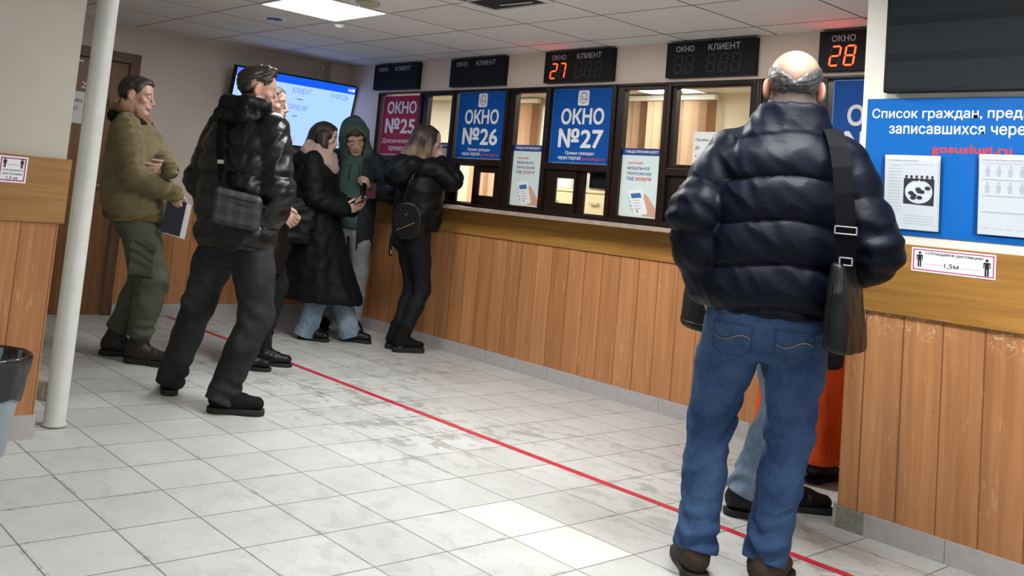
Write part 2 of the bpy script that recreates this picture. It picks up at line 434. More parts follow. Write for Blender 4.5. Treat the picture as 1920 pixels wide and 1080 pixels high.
# wall above the windows, and short piece beside the corner
mb = MB(); mb.box(XB, XR, YW, YW+.12, 2.024, ZC); mb.box(XB, -3.935, YW, YW+.12, 1.085, 2.024)
struct(mb.build('wall_window', M['plaster_win']))
sbox('trim_5', M['granite'], XB+.001, XR, YW-.185, YW+.10, 1.086, 1.112, .004)          # stone ledge under the windows
# protruding counter on the right
sbox('wall_right', M['plaster_right'], XR, 5.6, YR, YW+.12, 0, ZC)
mb = MB(); mb.box(XR-.004, 5.6, YR-.012, YR, .085, .90); struct(mb.build('trim_6', M['planks_x']))
mb = MB(); mb.box(XR-.012, XR-.0, YR-.010, YW-.03, .085, .90); struct(mb.build('trim_7', M['planks_y']))
mb = MB(); mb.box(XR-.010, 5.6, YR-.030, YR-.012, .880, 1.160, .003); mb.box(XR-.010, XR, YR-.030, YW-.03, .900, 1.085, .003); struct(mb.build('trim_8', M['oak_x']))
mb = MB(); mb.box(XR-.012, XR+.098, YR-.024, YR-.010, 0, .084, .001, mi=1)
for k in range(15): mb.box(XR+.10+.3016*k, XR+.10+.3016*(k+1)-.002, YR-.024, YR-.010, 0, .086, .001)
mb.box(XR-.024, XR-.010, YR-.024, YW-.03, 0, .086, .001)
struct(mb.build('baseboard_right', [M['skirting'], M['stained']]))
# back wall wainscot, skirting
mb = MB(); mb.box(XB, XB+.012, .436, YW-.012, .09, .905); struct(mb.build('trim_9', M['planks_y']))
mb = MB()
for k in range(7):
    y1 = YW-.022-.3016*k
    if y1 < .44: break
    mb.box(XB, XB+.020, max(.438, y1-.3016+.002), y1, 0, .090, .001)
struct(mb.build('baseboard_back', M['skirting']))
# boxed-in corner of the back wall beside the screen
sbox('trim_10', M['plaster_back'], XB, XB+.10, 2.19, YW, .93, ZC)

# door in the back wall
dr = struct(empty('door_1', (XB, (DY0+DY1)/2, 0)))
dr['label'] = 'brown wooden door with a number and a paper notice in the back wall'
mb = MB(); mb.box(-.06, -.02, DY0+.004-dr.location.y, DY1-.004-dr.location.y, .004, DZ-.004, .003)
for zz in ((.18, .86), (1.0, 1.84)):
    pass
mb.build('leaf', M['door_wood'], dr)
mb = MB()
a, bq = DY0-dr.location.y, DY1-dr.location.y
mb.box(-.06, .018, bq, bq+.078, 0, DZ+.080, .004); mb.box(-.06, .018, a-.078, a, 0, DZ+.080, .004); mb.box(-.06, .0175, a-.001, bq+.001, DZ, DZ+.079, .004)
mb.build('frame', M['frame_wood'], dr)
mb = MB(); mb.cyl((-.02, bq-.07, 1.0), (.018, bq-.07, 1.0), .012); mb.tube([(.018, bq-.07, 1.0), (.028, bq-.075, 1.0), (.030, bq-.10, 1.0), (.028, bq-.18, .998)], .008); mb.box(-.021, -.014, bq-.09, bq-.05, .93, 1.06, .004)
smooth_by_angle(mb.build('handle', M['chrome'], dr))
fn = lambda u, v, d=0.0: (u-0*XB, v, d)
def on_door(u, v, d=0.0): return (-.020+d, u-dr.location.y, v)
text('door_number', '2', (-.008, .030, 1.735, 1.785), on_door, M['print_white'], dr, .01, th=.002)
mb = MB(); mb.prism([(-.02, 1.965-.03), (.02, 1.965-.03), (.02, 1.95), (-.02, 1.95)], lambda u, v, d: on_door(u-.03, v, d), .004); mb.build('hook', M['white_plastic'], dr)
nt_ = empty('paper_notice', (XB-.0195, -.055, 1.46), 0, 'white paper notice with black capitals taped to the brown door', 'notice')
mb = MB(); mb.box(0, .0006, -.155, .085, 0, .245); mb.build('sheet', M['paper'], nt_)
on_nt = lambda u, v, d=0.0: (d, u, v)
text('lettering', 'БИН', (-.03, .068, .160, .188), on_nt, M['print_dark'], nt_, .01, .0006)
text('lettering', 'ТО', (-.025, .040, .098, .130), on_nt, M['print_dark'], nt_, .01, .0006)

# floor tape
tp = MB()
xs = np.linspace(-4.47, 3.4, 60)
for i, (xa, xb) in enumerate(zip(xs[:-1], xs[1:])):
    ya, yb = .882+.003*math.sin(xa*2.1), .882+.003*math.sin(xb*2.1)
    v = [tp.bm.verts.new(p) for p in ((xa, ya-.021, .0012), (xb, yb-.021, .0012), (xb, yb+.021, .0012), (xa, ya+.021, .0012))]
    tp.bm.faces.new(v)
bmesh.ops.remove_doubles(tp.bm, verts=tp.bm.verts, dist=1e-5)
bmesh.ops.solidify(tp.bm, geom=tp.bm.faces[:], thickness=.0008)
tag(tp.build('floor_tape', M['tape']), 'long red waiting line of tape across the tiled floor', 'floor tape')

# ------------------------------------------------------------------ ceiling fixtures
diff = emit('lit_diffuser', (1.0, 1.0, .99), PANEL_POWER)
def ceiling_panel(x, y, z, label, group, dm):
    r = empty('ceiling_light', (x, y, z), 0, label, 'ceiling light', group)
    mb = MB()
    for a, b_, c, d in ((-.298, .298, -.298, -.282), (-.298, .298, .282, .298), (-.298, -.282, -.282, .282), (.282, .298, -.282, .282)):
        mb.box(a, b_, c, d, -.006, 0)
    mb.build('frame', M['white_plastic'], r)
    mb = MB(); mb.box(-.283, .283, -.283, .283, -.004, 0); mb.build('diffuser', dm, r)
    return r
for i, (x, y, k) in enumerate(PANELS):
    dm = diff if k == 1.0 else emit('lit_diffuser_%d' % round(k*100), (1.0, 1.0, .99), PANEL_POWER*k)
    ceiling_panel(x, y, ZC, 'bright square ceiling light above the queue, the only one of the hall in view' if i == 0 else 'square ceiling light of the hall outside the view', None if i == 0 else 'hall ceiling lights out of view', dm)
def round_detector(x, y, label, dark):
    r = empty('smoke_detector' if not dark else 'ceiling_spotlight', (x, y, ZC), 0, label, 'smoke detector' if not dark else 'spotlight')
    if dark:
        mb = MB(); mb.lathe([(.060, 0), (.085, 0), (.085, -.003), (.060, -.005), (.058, 0)]); mb.build('ring', M['white_plastic'], r, True)
        mb = MB(); mb.lathe([(.0, -.002), (.058, -.002), (.058, -.006), (.045, -.006), (0, -.003)]); mb.build('recess', M['black_plastic'], r)
        mb = MB(); mb.cyl((-.034, .0, -.006), (-.026, .0, -.020), .014, .010); mb.build('lamp', M['white_plastic'], r)
    else:
        ivory = plain('ivory_plastic', (.45, .41, .29), .45)
        mb = MB(); mb.lathe([(0, 0), (.075, 0), (.075, -.008), (.066, -.018), (.045, -.024), (0, -.026)]); mb.build('base', ivory, r, True)
        mb = MB(); mb.cyl((-.045, -.02, -.016), (-.045, -.02, -.030), .010); mb.build('indicator', M['white_plastic'], r)
    return r
round_detector(-2.976, .705, 'small round dark recessed spotlight beside the bright ceiling light', True)
round_detector(-1.866, .690, 'round ivory smoke detector on the ceiling right of the bright panel', False)
dv = empty('motion_sensor', (-2.66, 1.035, ZC), 0, 'small white motion sensor on the ceiling just beyond the bright panel', 'sensor')
mb = MB(); mb.lathe([(0, 0), (.040, 0), (.040, -.012), (.030, -.026), (0, -.030)]); mb.build('dome', M['white_plastic'], dv, True)
mb = MB(); mb.box(-.02, .045, -.016, .016, -.008, 0, .003); mb.build('base', M['white_plastic'], dv)
av = empty('air_vent', (-1.05, 1.0, ZC), 0, 'white square ceiling air vent with a dark open slot', 'air vent')
mb = MB()
for a, b_, c, d in ((-.235, .235, -.26, -.235), (-.235, .235, .165, .185), (-.235, -.21, -.235, .165), (.21, .235, -.235, .165)): mb.box(a, b_, c, d, -.012, 0, .002)
mb.build('frame', M['white_plastic'], av)
mb = MB(); mb.box(-.21, .21, -.235, .165, -.003, 0); mb.build('opening', M['black_plastic'], av)
mb = MB()
mb.prism([(-.1, -.003), (.15, -.010), (.15, -.013), (-.1, -.006)], lambda u, v, d: (u+.0, .09+d, v), .015); mb.box(-.20, .20, -.08, -.074, -.012, -.003)
mb.build('blade', M['white_plastic'], av)

# ------------------------------------------------------------------ pipes and bin on the left
pp = empty('heating_pipe', (-1.556, -.985, 0), 0, 'thick white painted vertical pipe standing beside the left wall end', 'pipe')
mb = MB(); mb.cyl((0, 0, .004), (0, 0, ZC-.002), .0475, seg=40); smooth_by_angle(mb.build('riser', M['pipe'], pp))
mb = MB(); mb.lathe([(.0475, .004), (.053, .004), (.051, .014), (.0475, .018)]); mb.build('collar', plain('plaster_crumb', (.55, .53, .49), .8, bump=.4), pp, True)
mb = MB(); mb.tube([(-.03, -.02, .14), (-.16, -.04, .128), (-.30, -.05, .11), (-.50, -.06, .10)], .045, 24); smooth_by_angle(mb.build('branch', plain('dirty_enamel', (.42, .37, .31), .5, noise=.2), pp))
bn = empty('waste_bin', (-1.230, -1.395, 0), 0, 'grey plastic waste bin with a black bag against the left wall end', 'waste bin')
mb = MB(); ZB_ = 1.22; prof = [(a_, z_*ZB_) for a_, z_ in [(0, .004), (.100, .004), (.104, .012), (.146, .305), (.155, .307), (.155, .318), (.143, .318), (.100, .02), (0, .018)]]
mb.lathe(prof); smooth_by_angle(mb.build('bucket', plain('blue_grey_plastic', (.27, .32, .35), .45, noise=.06), bn))
# black liner: crumpled skirt over the rim, then hanging into the bin
mb = MB(); rings = []; seg = 72; random.seed(3)
ph = [random.uniform(0, 6.28) for _ in range(8)]
def cr(a, s, amp): return amp*(math.sin(9*a+ph[0]+s*7)+.7*math.sin(17*a+ph[1]-s*11)+.6*math.sin(29*a+ph[2]+s*5))
for r_, z_, am in ((.1335, .180, .0018), (.138, .205, .0022), (.142, .255, .0032), (.150, .285, .003), (.1555, .310, .002), (.1545, .322, .0015), (.147, .325, .0015), (.137, .318, .003), (.130, .28, .005), (.120, .20, .006), (.10, .10, .006), (.06, .05, .004)):
    ring = []
    for k in range(seg):
        a = k*2*PI/seg; zz = z_ + (.010*math.sin(2*a+1.0)+.004*math.sin(7*a+ph[4]) if z_ < .21 and r_ > .125 else 0)
        rr = r_*1.035+cr(a, z_, am); zz *= ZB_; ring.append(mb.bm.verts.new((rr*math.cos(a), rr*math.sin(a), zz)))
    rings.append(ring)
for A, B in zip(rings, rings[1:]):
    for k in range(seg): mb.bm.faces.new((A[k], A[(k+1) % seg], B[(k+1) % seg], B[k]))
mb.bm.faces.new(rings[-1])
mb.build('bag', plain('black_film', (.012, .012, .013), .22, spec=.6), bn, True)
# distance notice on the oak board of the left wall end
def distance_sign(name, o, fnp, w, h, texts, label, men, arrow):
    r = empty(name, o, 0, label, 'sign')
    loc = lambda u, v, d=0.0: tuple(np.subtract(fnp(u, v, d), o))
    mb = MB(); mb.prism([(0, 0), (w, 0), (w, h), (0, h)], loc, .0012); mb.build('plate', M['print_white'], r)
    mb = MB(); t, i = .075*h, .06*h
    for a, b_, c, d in ((i, w-i, i, i+t*.6), (i, w-i, h-i-t*.6, h-i), (i, i+t*.6, i, h-i), (w-i-t*.6, w-i, i, h-i)):
        mb.prism([(a, c), (b_, c), (b_, d), (a, d)], lambda u, v, dd: loc(u, v, dd+.0012), .0004)
    mb.build('border', M['print_magenta'], r)
    for mx, my, mh in men:
        mb = MB(); q = lambda u, v, d: loc(mx+u*mh, my+v*mh, d+.0012)
        hd = [(.085*math.cos(k*PI/8), .90+.085*math.sin(k*PI/8)) for k in range(16)]
        mb.prism(hd, q, .0004)
        mb.prism([(-.19, .76), (-.15, .79), (.15, .79), (.19, .76), (.19, .44), (.14, .43), (.13, .70), (.11, .70), (.11, 0), (.015, 0), (.015, .40), (-.015, .40), (-.015, 0), (-.11, 0), (-.11, .70), (-.13, .70), (-.14, .43), (-.19, .44)], q, .0004)
        mb.build('figure', M['print_black'], r)
    for a, b_, y in arrow:
        mb = MB(); mb.prism([(a, y-.006*h), (b_, y-.006*h), (b_, y+.010*h), (a, y+.010*h)], lambda u, v, d: loc(u, v, d+.0012), .0004); mb.build('arrow', M['print_magenta'], r)
    for s, bx, bd in texts: text('lettering', s, bx, loc, M['print_dark'], r, bd, .0012)
    return r
distance_sign('distance_sign', (XP+.0235, -1.415, 1.055), lambda u, v, d: (XP+.0235+d, -1.415+u, 1.055+v), .115, .108,
    [('СОБЛЮДАЙТЕ', (.016, .100, .046, .056), .012), ('ДИСТАНЦИЮ', (.018, .098, .030, .040), .012), ('1,5 м', (.036, .080, .012, .025), .015)],
    'small square white distance notice on the oak board of the left wall end', [(.024, .060, .040), (.092, .060, .040)], [(.036, .080, .072)])
distance_sign('distance_sign', (1.027, YR-.0312, 1.060), lambda u, v, d: (1.027+u, YR-.0312-d, 1.060+v), .298, .092,
    [('соблюдайте дистанцию', (.050, .256, .066, .080), .016), ('1,5м', (.120, .172, .020, .040), .015)],
    'long white distance notice with two figures on the oak board at right', [(.030, .018, .060), (.268, .010, .064)], [(.050, .115, .031), (.178, .245, .028)])
# ------------------------------------------------------------------ service windows
ZB, ZT = 1.113, 2.022          # clear height of the window band
FD0, FD1 = -.030, .050         # depth of the profiles round the wall plane
def fbox(mb, x0, x1, z0, z1, p0=FD0, p1=FD1, bev=.004): mb.box(x0, x1, YW+p0, YW+p1, z0, z1, bev)
def window(n, x0, x1, label):
    w = struct(empty('window_%d' % n, ((x0+x1)/2, YW, ZB))); w['label'] = label
    return w
def rel(o, w):
    o.parent = w; o.matrix_parent_inverse = Matrix.Translation(-w.location)
    return o
def frame_bay(w, x0, x1, name='frame', z0=ZB, z1=ZT, t=.032, bottom=.03):
    mb = MB(); fbox(mb, x0, x0+t, z0, z1); fbox(mb, x1-t, x1, z0, z1); fbox(mb, x0+t, x1-t, z1-t, z1, FD0+.001); fbox(mb, x0+t, x1-t, z0, z0+bottom, FD0+.001)
    return rel(mb.build(name, M['win_frame']), w)
def pane(w, x0, x1, z0, z1, y=.012):
    return rel(MB().box(x0, x1, YW+y, YW+y+.004, z0, z1).build('pane', M['glass']), w)
def side_light(n, x0, x1, gx0, gx1, label):
    """narrow fixed light: outer profile, inner sash, pane"""
    w = window(n, x0, x1, label); frame_bay(w, x0, x1, t=.018, bottom=.022)
    mb = MB(); zz0, zz1 = 1.135, 2.004
    fbox(mb, x0+.018, gx0, zz0, zz1, -.016, .034, .003); fbox(mb, gx1, x1-.018, zz0, zz1, -.016, .034, .003)
    fbox(mb, gx0, gx1, zz1-.022, zz1, -.015, .034, .003); fbox(mb, gx0, gx1, zz0, zz0+.024, -.015, .034, .003)
    rel(mb.build('sash', M['win_frame']), w); pane(w, gx0-.005, gx1+.005, zz0+.02, zz1-.02)
    return w
def poster_bay(n, x0, x1, label, holes, glass_top=False, gx=None):
    """wide bay: panel or pane above, transom, then the dark hatch panel with its openings"""
    w = window(n, x0, x1, label); frame_bay(w, x0, x1, t=.014 if not glass_top else .030, bottom=.028)
    mb = MB(); fbox(mb, x0+.014, x1-.014, 1.434, 1.482, FD0+.002); rel(mb.build('transom', M['win_frame']), w)
    if glass_top:
        mb = MB(); fbox(mb, x0+.03, gx[0], 1.482, 1.992, -.016, .034, .003); fbox(mb, gx[1], x1-.03, 1.482, 1.992, -.016, .034, .003)
        fbox(mb, gx[0], gx[1], 1.972+.012, 1.992, -.015, .034, .003); fbox(mb, gx[0], gx[1], 1.482, 1.507, -.015, .034, .003)
        rel(mb.build('sash', M['win_frame']), w); pane(w, gx[0]-.005, gx[1]+.005, 1.50, 1.988)
    else: pane(w, x0+.012, x1-.012, 1.478, 1.994)
    # hatch: two sliding leaves, each a dark panel round its opening
    a, b_ = x0+.014, x1-.014; mid = (a+b_)/2
    spans = [(a, mid), (mid, b_)]
    for k, (hx0, hx1, hz0, hz1, py) in enumerate(holes):
        sx0, sx1 = spans[k]; mb = MB(); z0, z1 = 1.140, 1.434
        if hx0 > sx0+.002: fbox(mb, sx0, hx0, z0, z1, py, py+.018, .002)
        if hx1 < sx1-.002: fbox(mb, hx1, sx1, z0, z1, py, py+.018, .002)
        if hz1 < z1-.004: fbox(mb, hx0, hx1, hz1, z1, py, py+.018, .002)
        if hz0 > z0+.004: fbox(mb, hx0, hx1, z0, hz0, py, py+.018, .002)
        fbox(mb, sx1-.012, sx1+.006, z0, z1, py-.006, py+.020, .002)
        rel(mb.build('hatch_leaf', M['win_frame']), w)
    return w
w25 = poster_bay(1, -3.935, -3.345, 'service window under the red poster', [(-3.80, -3.685, 1.18, 1.262, -.004), (-3.60, -3.40, 1.15, 1.43, .016)])
side_light(2, -3.345, -2.935, -3.265, -2.965, 'narrow glazed light between the red and the first blue poster')
poster_bay(3, -2.935, -2.335, 'service window under the poster with number 26', [(-2.851, -2.673, 1.150, 1.428, .016), (-2.587, -2.420, 1.209, 1.383, -.004)])
side_light(4, -2.335, -1.915, -2.250, -1.952, 'narrow glazed light between posters 26 and 27')
w27 = poster_bay(5, -1.915, -1.330, 'service window under the poster with number 27', [(-1.803, -1.640, 1.206, 1.378, -.004), (-1.558, -1.364, 1.150, 1.426, .016)])
side_light(6, -1.330, -.910, -1.252, -.945, 'narrow glazed light beside the poster with number 27')
poster_bay(7, -.910, -.285, 'service window with clear glass left of the man in the padded jacket', [(-.80, -.66, 1.205, 1.38, -.004), (-.56, -.37, 1.15, 1.426, .016)], True, (-.850, -.342))
side_light(8, -.285, .110, -.215, .035, 'narrow glazed light behind the man in the padded jacket')
poster_bay(9, .110, .735, 'service window under the poster with number 28', [(.22, .38, 1.205, 1.38, -.004), (.47, .66, 1.15, 1.426, .016)])
# black flap in the right hatch of window 27
rel(MB().box(-1.556, -1.368, YW+.060, YW+.064, 1.325, 1.432, .002).build('flap', M['black_plastic']), w27)
for x in (-1.535, -1.385):
    rel(MB().cyl((x, YW+.056, 1.415), (x, YW+.061, 1.415), .006).build('screw', M['chrome']), w27)

# ------------------------------------------------------------------ the office behind the windows
OY, OZ = 5.30, 2.40
lime = mat_plaster('beige_office_paint', (.66, .60, .47), .03)
mb = MB(); mb.box(-9.1, 1.6, OY, OY+.1, 0, OZ+.1); struct(mb.build('wall_office', lime))
mb = MB(); mb.box(-9.2, -9.1, YW+.12, OY, 0, OZ+.1); struct(mb.build('wall_office_left', lime))
mb = MB(); mb.box(1.5, 1.6, YW+.12, OY, 0, OZ+.1); struct(mb.build('wall_office_right', lime))
sbox('floor_office', plain('office_linoleum', (.30, .22, .15), .5), -9.1, 1.5, YW+.12, OY, -.1, 0)
sbox('ceiling_office', plain('office_ceiling_white', (.72, .70, .66), .8), -9.1, 1.5, YW+.12, OY, OZ, OZ+.1)
struct(MB().box(-9.1, XB-.12, YW+.10, YW+.12, 0, OZ).build('wall_office_front', lime))
odiff = emit('lit_office_diffuser', (1.0, .95, .84), OFFICE_POWER)
for i, (x, y) in enumerate(((-2.85, 4.75), (-1.25, 3.9), (-3.95, 3.6), (-5.55, 4.3), (-7.2, 4.2), (.4, 3.9))):
    ceiling_panel(x, y, OZ, ['square office ceiling light seen through the clear pane at top', 'square office ceiling light behind the window wall'][i > 0], None if i == 0 else 'office ceiling lights', odiff if i else emit('lit_office_diffuser_dim', (1.0, .95, .84), OFFICE_POWER*.25))
slat_m = plain('cream_blind_fabric', (.72, .53, .38), .8, noise=.05, nscale=2)
slat_p = plain('peach_blind_fabric', (.70, .46, .31), .8, noise=.05, nscale=2)
def blind(x0, x1, label, mat, z0=.75, z1=2.33):
    r = empty('vertical_blind', ((x0+x1)/2, OY-.09, z0), 0, label, 'blind', 'vertical blinds in the office')
    L = (x1-x0)/2
    mb = MB(); mb.box(-L, L, -.03, .03, z1-z0, z1-z0+.05, .006); mb.build('headrail', M['white_plastic'], r)
    n = max(3, int((x1-x0)/.082)); proto = None
    mb = MB(); c, s = math.cos(.45), math.sin(.45)
    v = []
    for t in (-.0445, -.015, .015, .0445):
        bow = .004*(1-(t/.0445)**2)
        v.append((t*c-bow*s, t*s+bow*c))
    A = [mb.bm.verts.new((p[0], p[1], 0)) for p in v]; B = [mb.bm.verts.new((p[0], p[1], z1-z0-.005)) for p in v]
    for k in range(3): mb.bm.faces.new((A[k], A[k+1], B[k+1], B[k]))
    bmesh.ops.solidify(mb.bm, geom=mb.bm.faces[:], thickness=.0012)
    proto = mb.build('slat', mat, r)
    for k in range(n):
        o = proto if k == 0 else proto.copy()
        if k: COL.objects.link(o); o.parent = r
        o.location = (-L+.045+(2*L-.09)*k/(n-1), 0, 0); o.rotation_euler.z = random.uniform(-.05, .05)
    return r
blind(-4.05, -2.42, 'cream vertical slat blind filling the office window behind poster 27', slat_m)
blind(-5.75, -4.70, 'peach vertical slat blind behind the narrow light beside poster 27', slat_p)
# white window frame beside the peach blind
fr = struct(empty('window_10', (-4.40, OY, 1.0)))
mb = MB(); mb.box(-.27, -.21, -.05, 0, 0, 1.3, .004); mb.box(.21, .27, -.05, 0, 0, 1.3, .004); mb.box(-.21, .21, -.05, 0, 0, .06, .004); mb.box(-.21, .21, -.05, 0, 1.24, 1.3, .004); mb.build('frame', M['white_plastic'], fr)
mb = MB(); mb.box(-.21, .21, -.02, -.012, .06, 1.24); mb.build('pane', plain('night_glass', (.012, .016, .024), .08), fr)
mb = MB()
for zz in (.35, .65, .95): mb.box(-.21, .21, -.03, -.021, zz, zz+.02)
mb.build('glazing_bar', M['white_plastic'], fr)
# cream filing cabinets behind the hatches
cm = plain('cream_enamel', (.62, .60, .40), .4, noise=.04)
def cabinet(x, label):
    r = empty('filing_cabinet', (x, 4.55, 0), 0, label, 'cabinet')
    mb = MB(); mb.box(-.24, .24, 0, .45, .0, 1.345, .006); mb.box(-.25, .25, -.012, .46, 1.345, 1.372, .004); mb.build('body', cm, r)
    for k in range(4):
        d = MB().box(-.225, .225, -.016, 0, .07+k*.32, .07+k*.32+.30, .006).build('drawer', cm, r)
        MB().box(-.05, .05, -.036, -.016, .07+k*.32+.20, .07+k*.32+.225, .005).build('handle', M['chrome'], d)
    return r
cabinet(-3.73, 'cream metal filing cabinet seen through the small left hatch under poster 27')
cabinet(-3.22, 'cream metal filing cabinet seen through the right hatch under poster 27')
cabinet(-2.71, 'cream metal filing cabinet standing furthest right of the three in the office')
pc = empty('office_printer', (-3.76, 4.72, 1.373), 0, 'pale office printer on top of the left cream cabinet', 'printer')
mb = MB(); mb.box(-.19, .19, -.15, .15, 0, .16, .02); mb.build('body', plain('light_grey_plastic', (.62, .64, .68), .4), pc)
mb = MB(); mb.prism([(-.13, .16), (.13, .16), (.13, .30), (-.13, .30)], lambda u, v, d: (u, .08+d+(v-.16)*.3, v), .004); mb.build('paper_tray', M['print_lightgrey'], pc)

# ------------------------------------------------------------------ posters in the bays
def poly_ring(pts, w):
    """outline of a polygon as quads of width w"""
    out = []; n = len(pts); c = np.mean(pts, 0)
    for k in range(n):
        a, b_ = np.array(pts[k]), np.array(pts[(k+1) % n]); out.append([tuple(a), tuple(b_), tuple(c+(b_-c)*(1-w)), tuple(c+(a-c)*(1-w))])
    return out
def gos_logo(r, fnp, cx, cz, h):
    """white rounded badge with a hexagon outline and two words"""
    w = h*.92; q = lambda u, v, d=0.0: fnp(cx+u, cz+v, d)
    pts = []
    rr = .14*h
    for (sx, sy, a0) in ((1, 1, 0), (-1, 1, PI/2), (-1, -1, PI), (1, -1, 1.5*PI)):
        for k in range(5):
            a = a0+k*PI/8; pts.append((sx*(w/2-rr)+rr*math.cos(a), sy*(h/2-rr)+rr*math.sin(a)))
    badge = MB().prism(pts, lambda u, v, d: q(u, v, .0012+d), .0004).build('badge', M['print_white'], r)
    hexp = [(.36*h*math.sin(k*PI/3)*.92, .40*h*math.cos(k*PI/3)) for k in range(6)]
    mb = MB(); md = MB()
    for k, quad in enumerate(poly_ring(hexp, .13)):
        if k == 4: continue
        (mb if k in (5, 0, 1) else md).prism(quad, lambda u, v, d: q(u, v, .0016+d), .0003)
    mb.build('emblem', M['print_dark'], r); md.build('emblem', M['print_crimson'], r)
    text('lettering', 'гос', (cx-.30*h, cx-.02*h, cz+.02*h, cz+.12*h), fnp, M['print_dark'], r, .02, .0016)
    text('lettering', 'услуги', (cx-.30*h, cx+.26*h, cz-.17*h, cz-.03*h), fnp, M['print_dark'], r, .02, .0016)
def poster(name, x0, x1, z0, z1, mat, label, fnbase, cat='poster', edge=None):
    o = Vector(fnbase(x0, z0, 0.0))
    r = empty(name, o, 0, label, cat)
    loc = lambda u, v, d=0.0: tuple(Vector(fnbase(x0+u, z0+v, d))-o)
    w, h = x1-x0, z1-z0
    MB().prism([(0, 0), (w, 0), (w, h), (0, h)], loc, .0012).build('sheet', mat, r)
    if edge:
        mb = MB(); t = .008
        for a, b_, c, d in ((0, w, 0, t), (0, w, h-t, h), (0, t, t, h-t), (w-t, w, t, h-t)):
            mb.prism([(a, c), (b_, c), (b_, d), (a, d)], lambda u, v, dd: loc(u, v, dd+.0012), .0003)
        mb.build('border', edge, r)
    return r, loc, w, h
on_pane = lambda u, v, d=0.0: (u, YW+.0115-d, v)
def window_poster(num, x0, x1, label, partial=False):
    r, loc, w, h = poster('window_poster', x0, x1, 1.485, 2.008, M['poster_blue'], label, on_pane, edge=plain('print_edge_blue', (.04, .19, .52), .3))
    gos_logo(r, loc, w*.50, h*.870, h*.205)
    text('lettering', 'ОКНО', (w*.155, w*.845, h*.515, h*.735), loc, M['print_white'], r, .030, .0012)
    text('lettering', '№'+num, (w*.135, w*.855, h*.205, h*.465), loc, M['print_white'], r, .027, .0012)
    text('lettering', 'Прием граждан', (w*.27, w*.73, h*.105, h*.160), loc, M['print_white'], r, .016, .0012)
    text('lettering', 'через портал', (w*.15, w*.525, h*.035, h*.090), loc, M['print_white'], r, .016, .0012)
    text('lettering', 'gosuslugi.ru', (w*.545, w*.90, h*.035, h*.090), loc, M['print_crimson'], r, .016, .0012)
    return r
window_poster('26', -2.905, -2.358, 'blue window poster nearest the red one, above the woman at the counter')
window_poster('27', -1.900, -1.345, 'blue window poster standing between the two pale app posters')
window_poster('28', .136, .690, 'blue window poster partly cut off by the right counter wall')
r, loc, w, h = poster('window_poster', -3.900, -3.360, 1.485, 2.000, M['poster_red'], 'red window poster with the number 25 behind the blonde woman', on_pane, edge=plain('print_edge_pink', (.62, .36, .42), .3))
text('lettering', 'ОКНО', (w*.12, w*.86, h*.69, h*.90), loc, M['print_white'], r, .030, .0012)
text('lettering', '№25', (w*.10, w*.86, h*.36, h*.62), loc, M['print_white'], r, .027, .0012)
text('lettering', 'Дополнительная', (w*.06, w*.95, h*.185, h*.275), loc, M['print_white'], r, .012, .0012)
text('lettering', 'проверка', (w*.24, w*.76, h*.055, h*.145), loc, M['print_white'], r, .012, .0012)
def app_poster(x0, x1, z0, z1, label):
    r, loc, w, h = poster('app_poster', x0, x1, z0, z1, M['print_pale'], label, lambda u, v, d=0.0: (u, YW+.0108-d, v))
    MB().prism([(0, h*.895), (w, h*.895), (w, h), (0, h)], lambda u, v, d: loc(u, v, d+.0012), .0004).build('header', M['print_navy'], r)
    text('lettering', 'ГИБДД РЕКОМЕНДУЕТ', (w*.09, w*.90, h*.925, h*.968), loc, M['print_white'], r, .02, .0016)
    text('lettering', 'СКАЧАЙ', (w*.17, w*.53, h*.762, h*.808), loc, M['print_red'], r, .016, .0012)
    text('lettering', 'МОБИЛЬНОЕ', (w*.17, w*.72, h*.683, h*.729), loc, M['print_navy'], r, .016, .0012)
    text('lettering', 'ПРИЛОЖЕНИЕ', (w*.17, w*.77, h*.604, h*.650), loc, M['print_navy'], r, .016, .0012)
    text('lettering', 'гос', (w*.17, w*.36, h*.522, h*.575), loc, M['print_navy'], r, .022, .0012)
    text('lettering', 'услуги', (w*.385, w*.76, h*.510, h*.575), loc, M['print_red'], r, .020, .0012)
    P = lambda pts: [(x*w, y*h) for x, y in pts]
    s1, s2, s3 = (lambda u, v, d: loc(u, v, .0013+d)), (lambda u, v, d: loc(u, v, .0017+d)), (lambda u, v, d: loc(u, v, .0021+d))
    MB().prism(P([(.60, .02), (.98, .01), (.98, .06), (.92, .13), (.84, .20), (.76, .27), (.68, .33), (.62, .345), (.62, .25), (.66, .12)]), s1, .0004).build('hand', M['print_skin'], r)
    mb = MB()
    for a in (.27, .215, .16, .105): mb.prism(P([(.22+(.27-a)*.55, a), (.28+(.27-a)*.55, a+.014), (.42+(.27-a)*.45, a), (.42+(.27-a)*.45, a-.035), (.34+(.27-a)*.45, a-.038)]), s1, .0004)
    mb.build('finger', M['print_skin'], r)
    MB().prism(P([(.24, .375), (.52, .40), (.56, .385), (.73, .075), (.71, .05), (.46, .02), (.42, .035), (.22, .355)]), s2, .0004).build('phone', M['print_white'], r)
    MB().prism(P([(.29, .33), (.53, .352), (.57, .282), (.33, .262)]), s3, .0003).build('phone_header', plain('print_app_blue', (.05, .17, .42), .35), r)
    mb = MB()
    for k in range(4): y = .235-k*.038; mb.prism(P([(.36+k*.02, y), (.52+k*.02, y+.012), (.525+k*.02, y+.004), (.365+k*.02, y-.008)]), s3, .0003)
    mb.prism(P([(.45, .10), (.50, .103), (.52, .065), (.47, .062)]), s3, .0003)
    mb.build('phone_text', M['print_grey'], r)
    return r
app_poster(-2.256, -1.956, 1.162, 1.603, 'pale app poster with a hand and phone between posters 26 and 27')
app_poster(-1.258, -.938, 1.162, 1.602, 'pale app poster with a hand and phone right of poster 27')
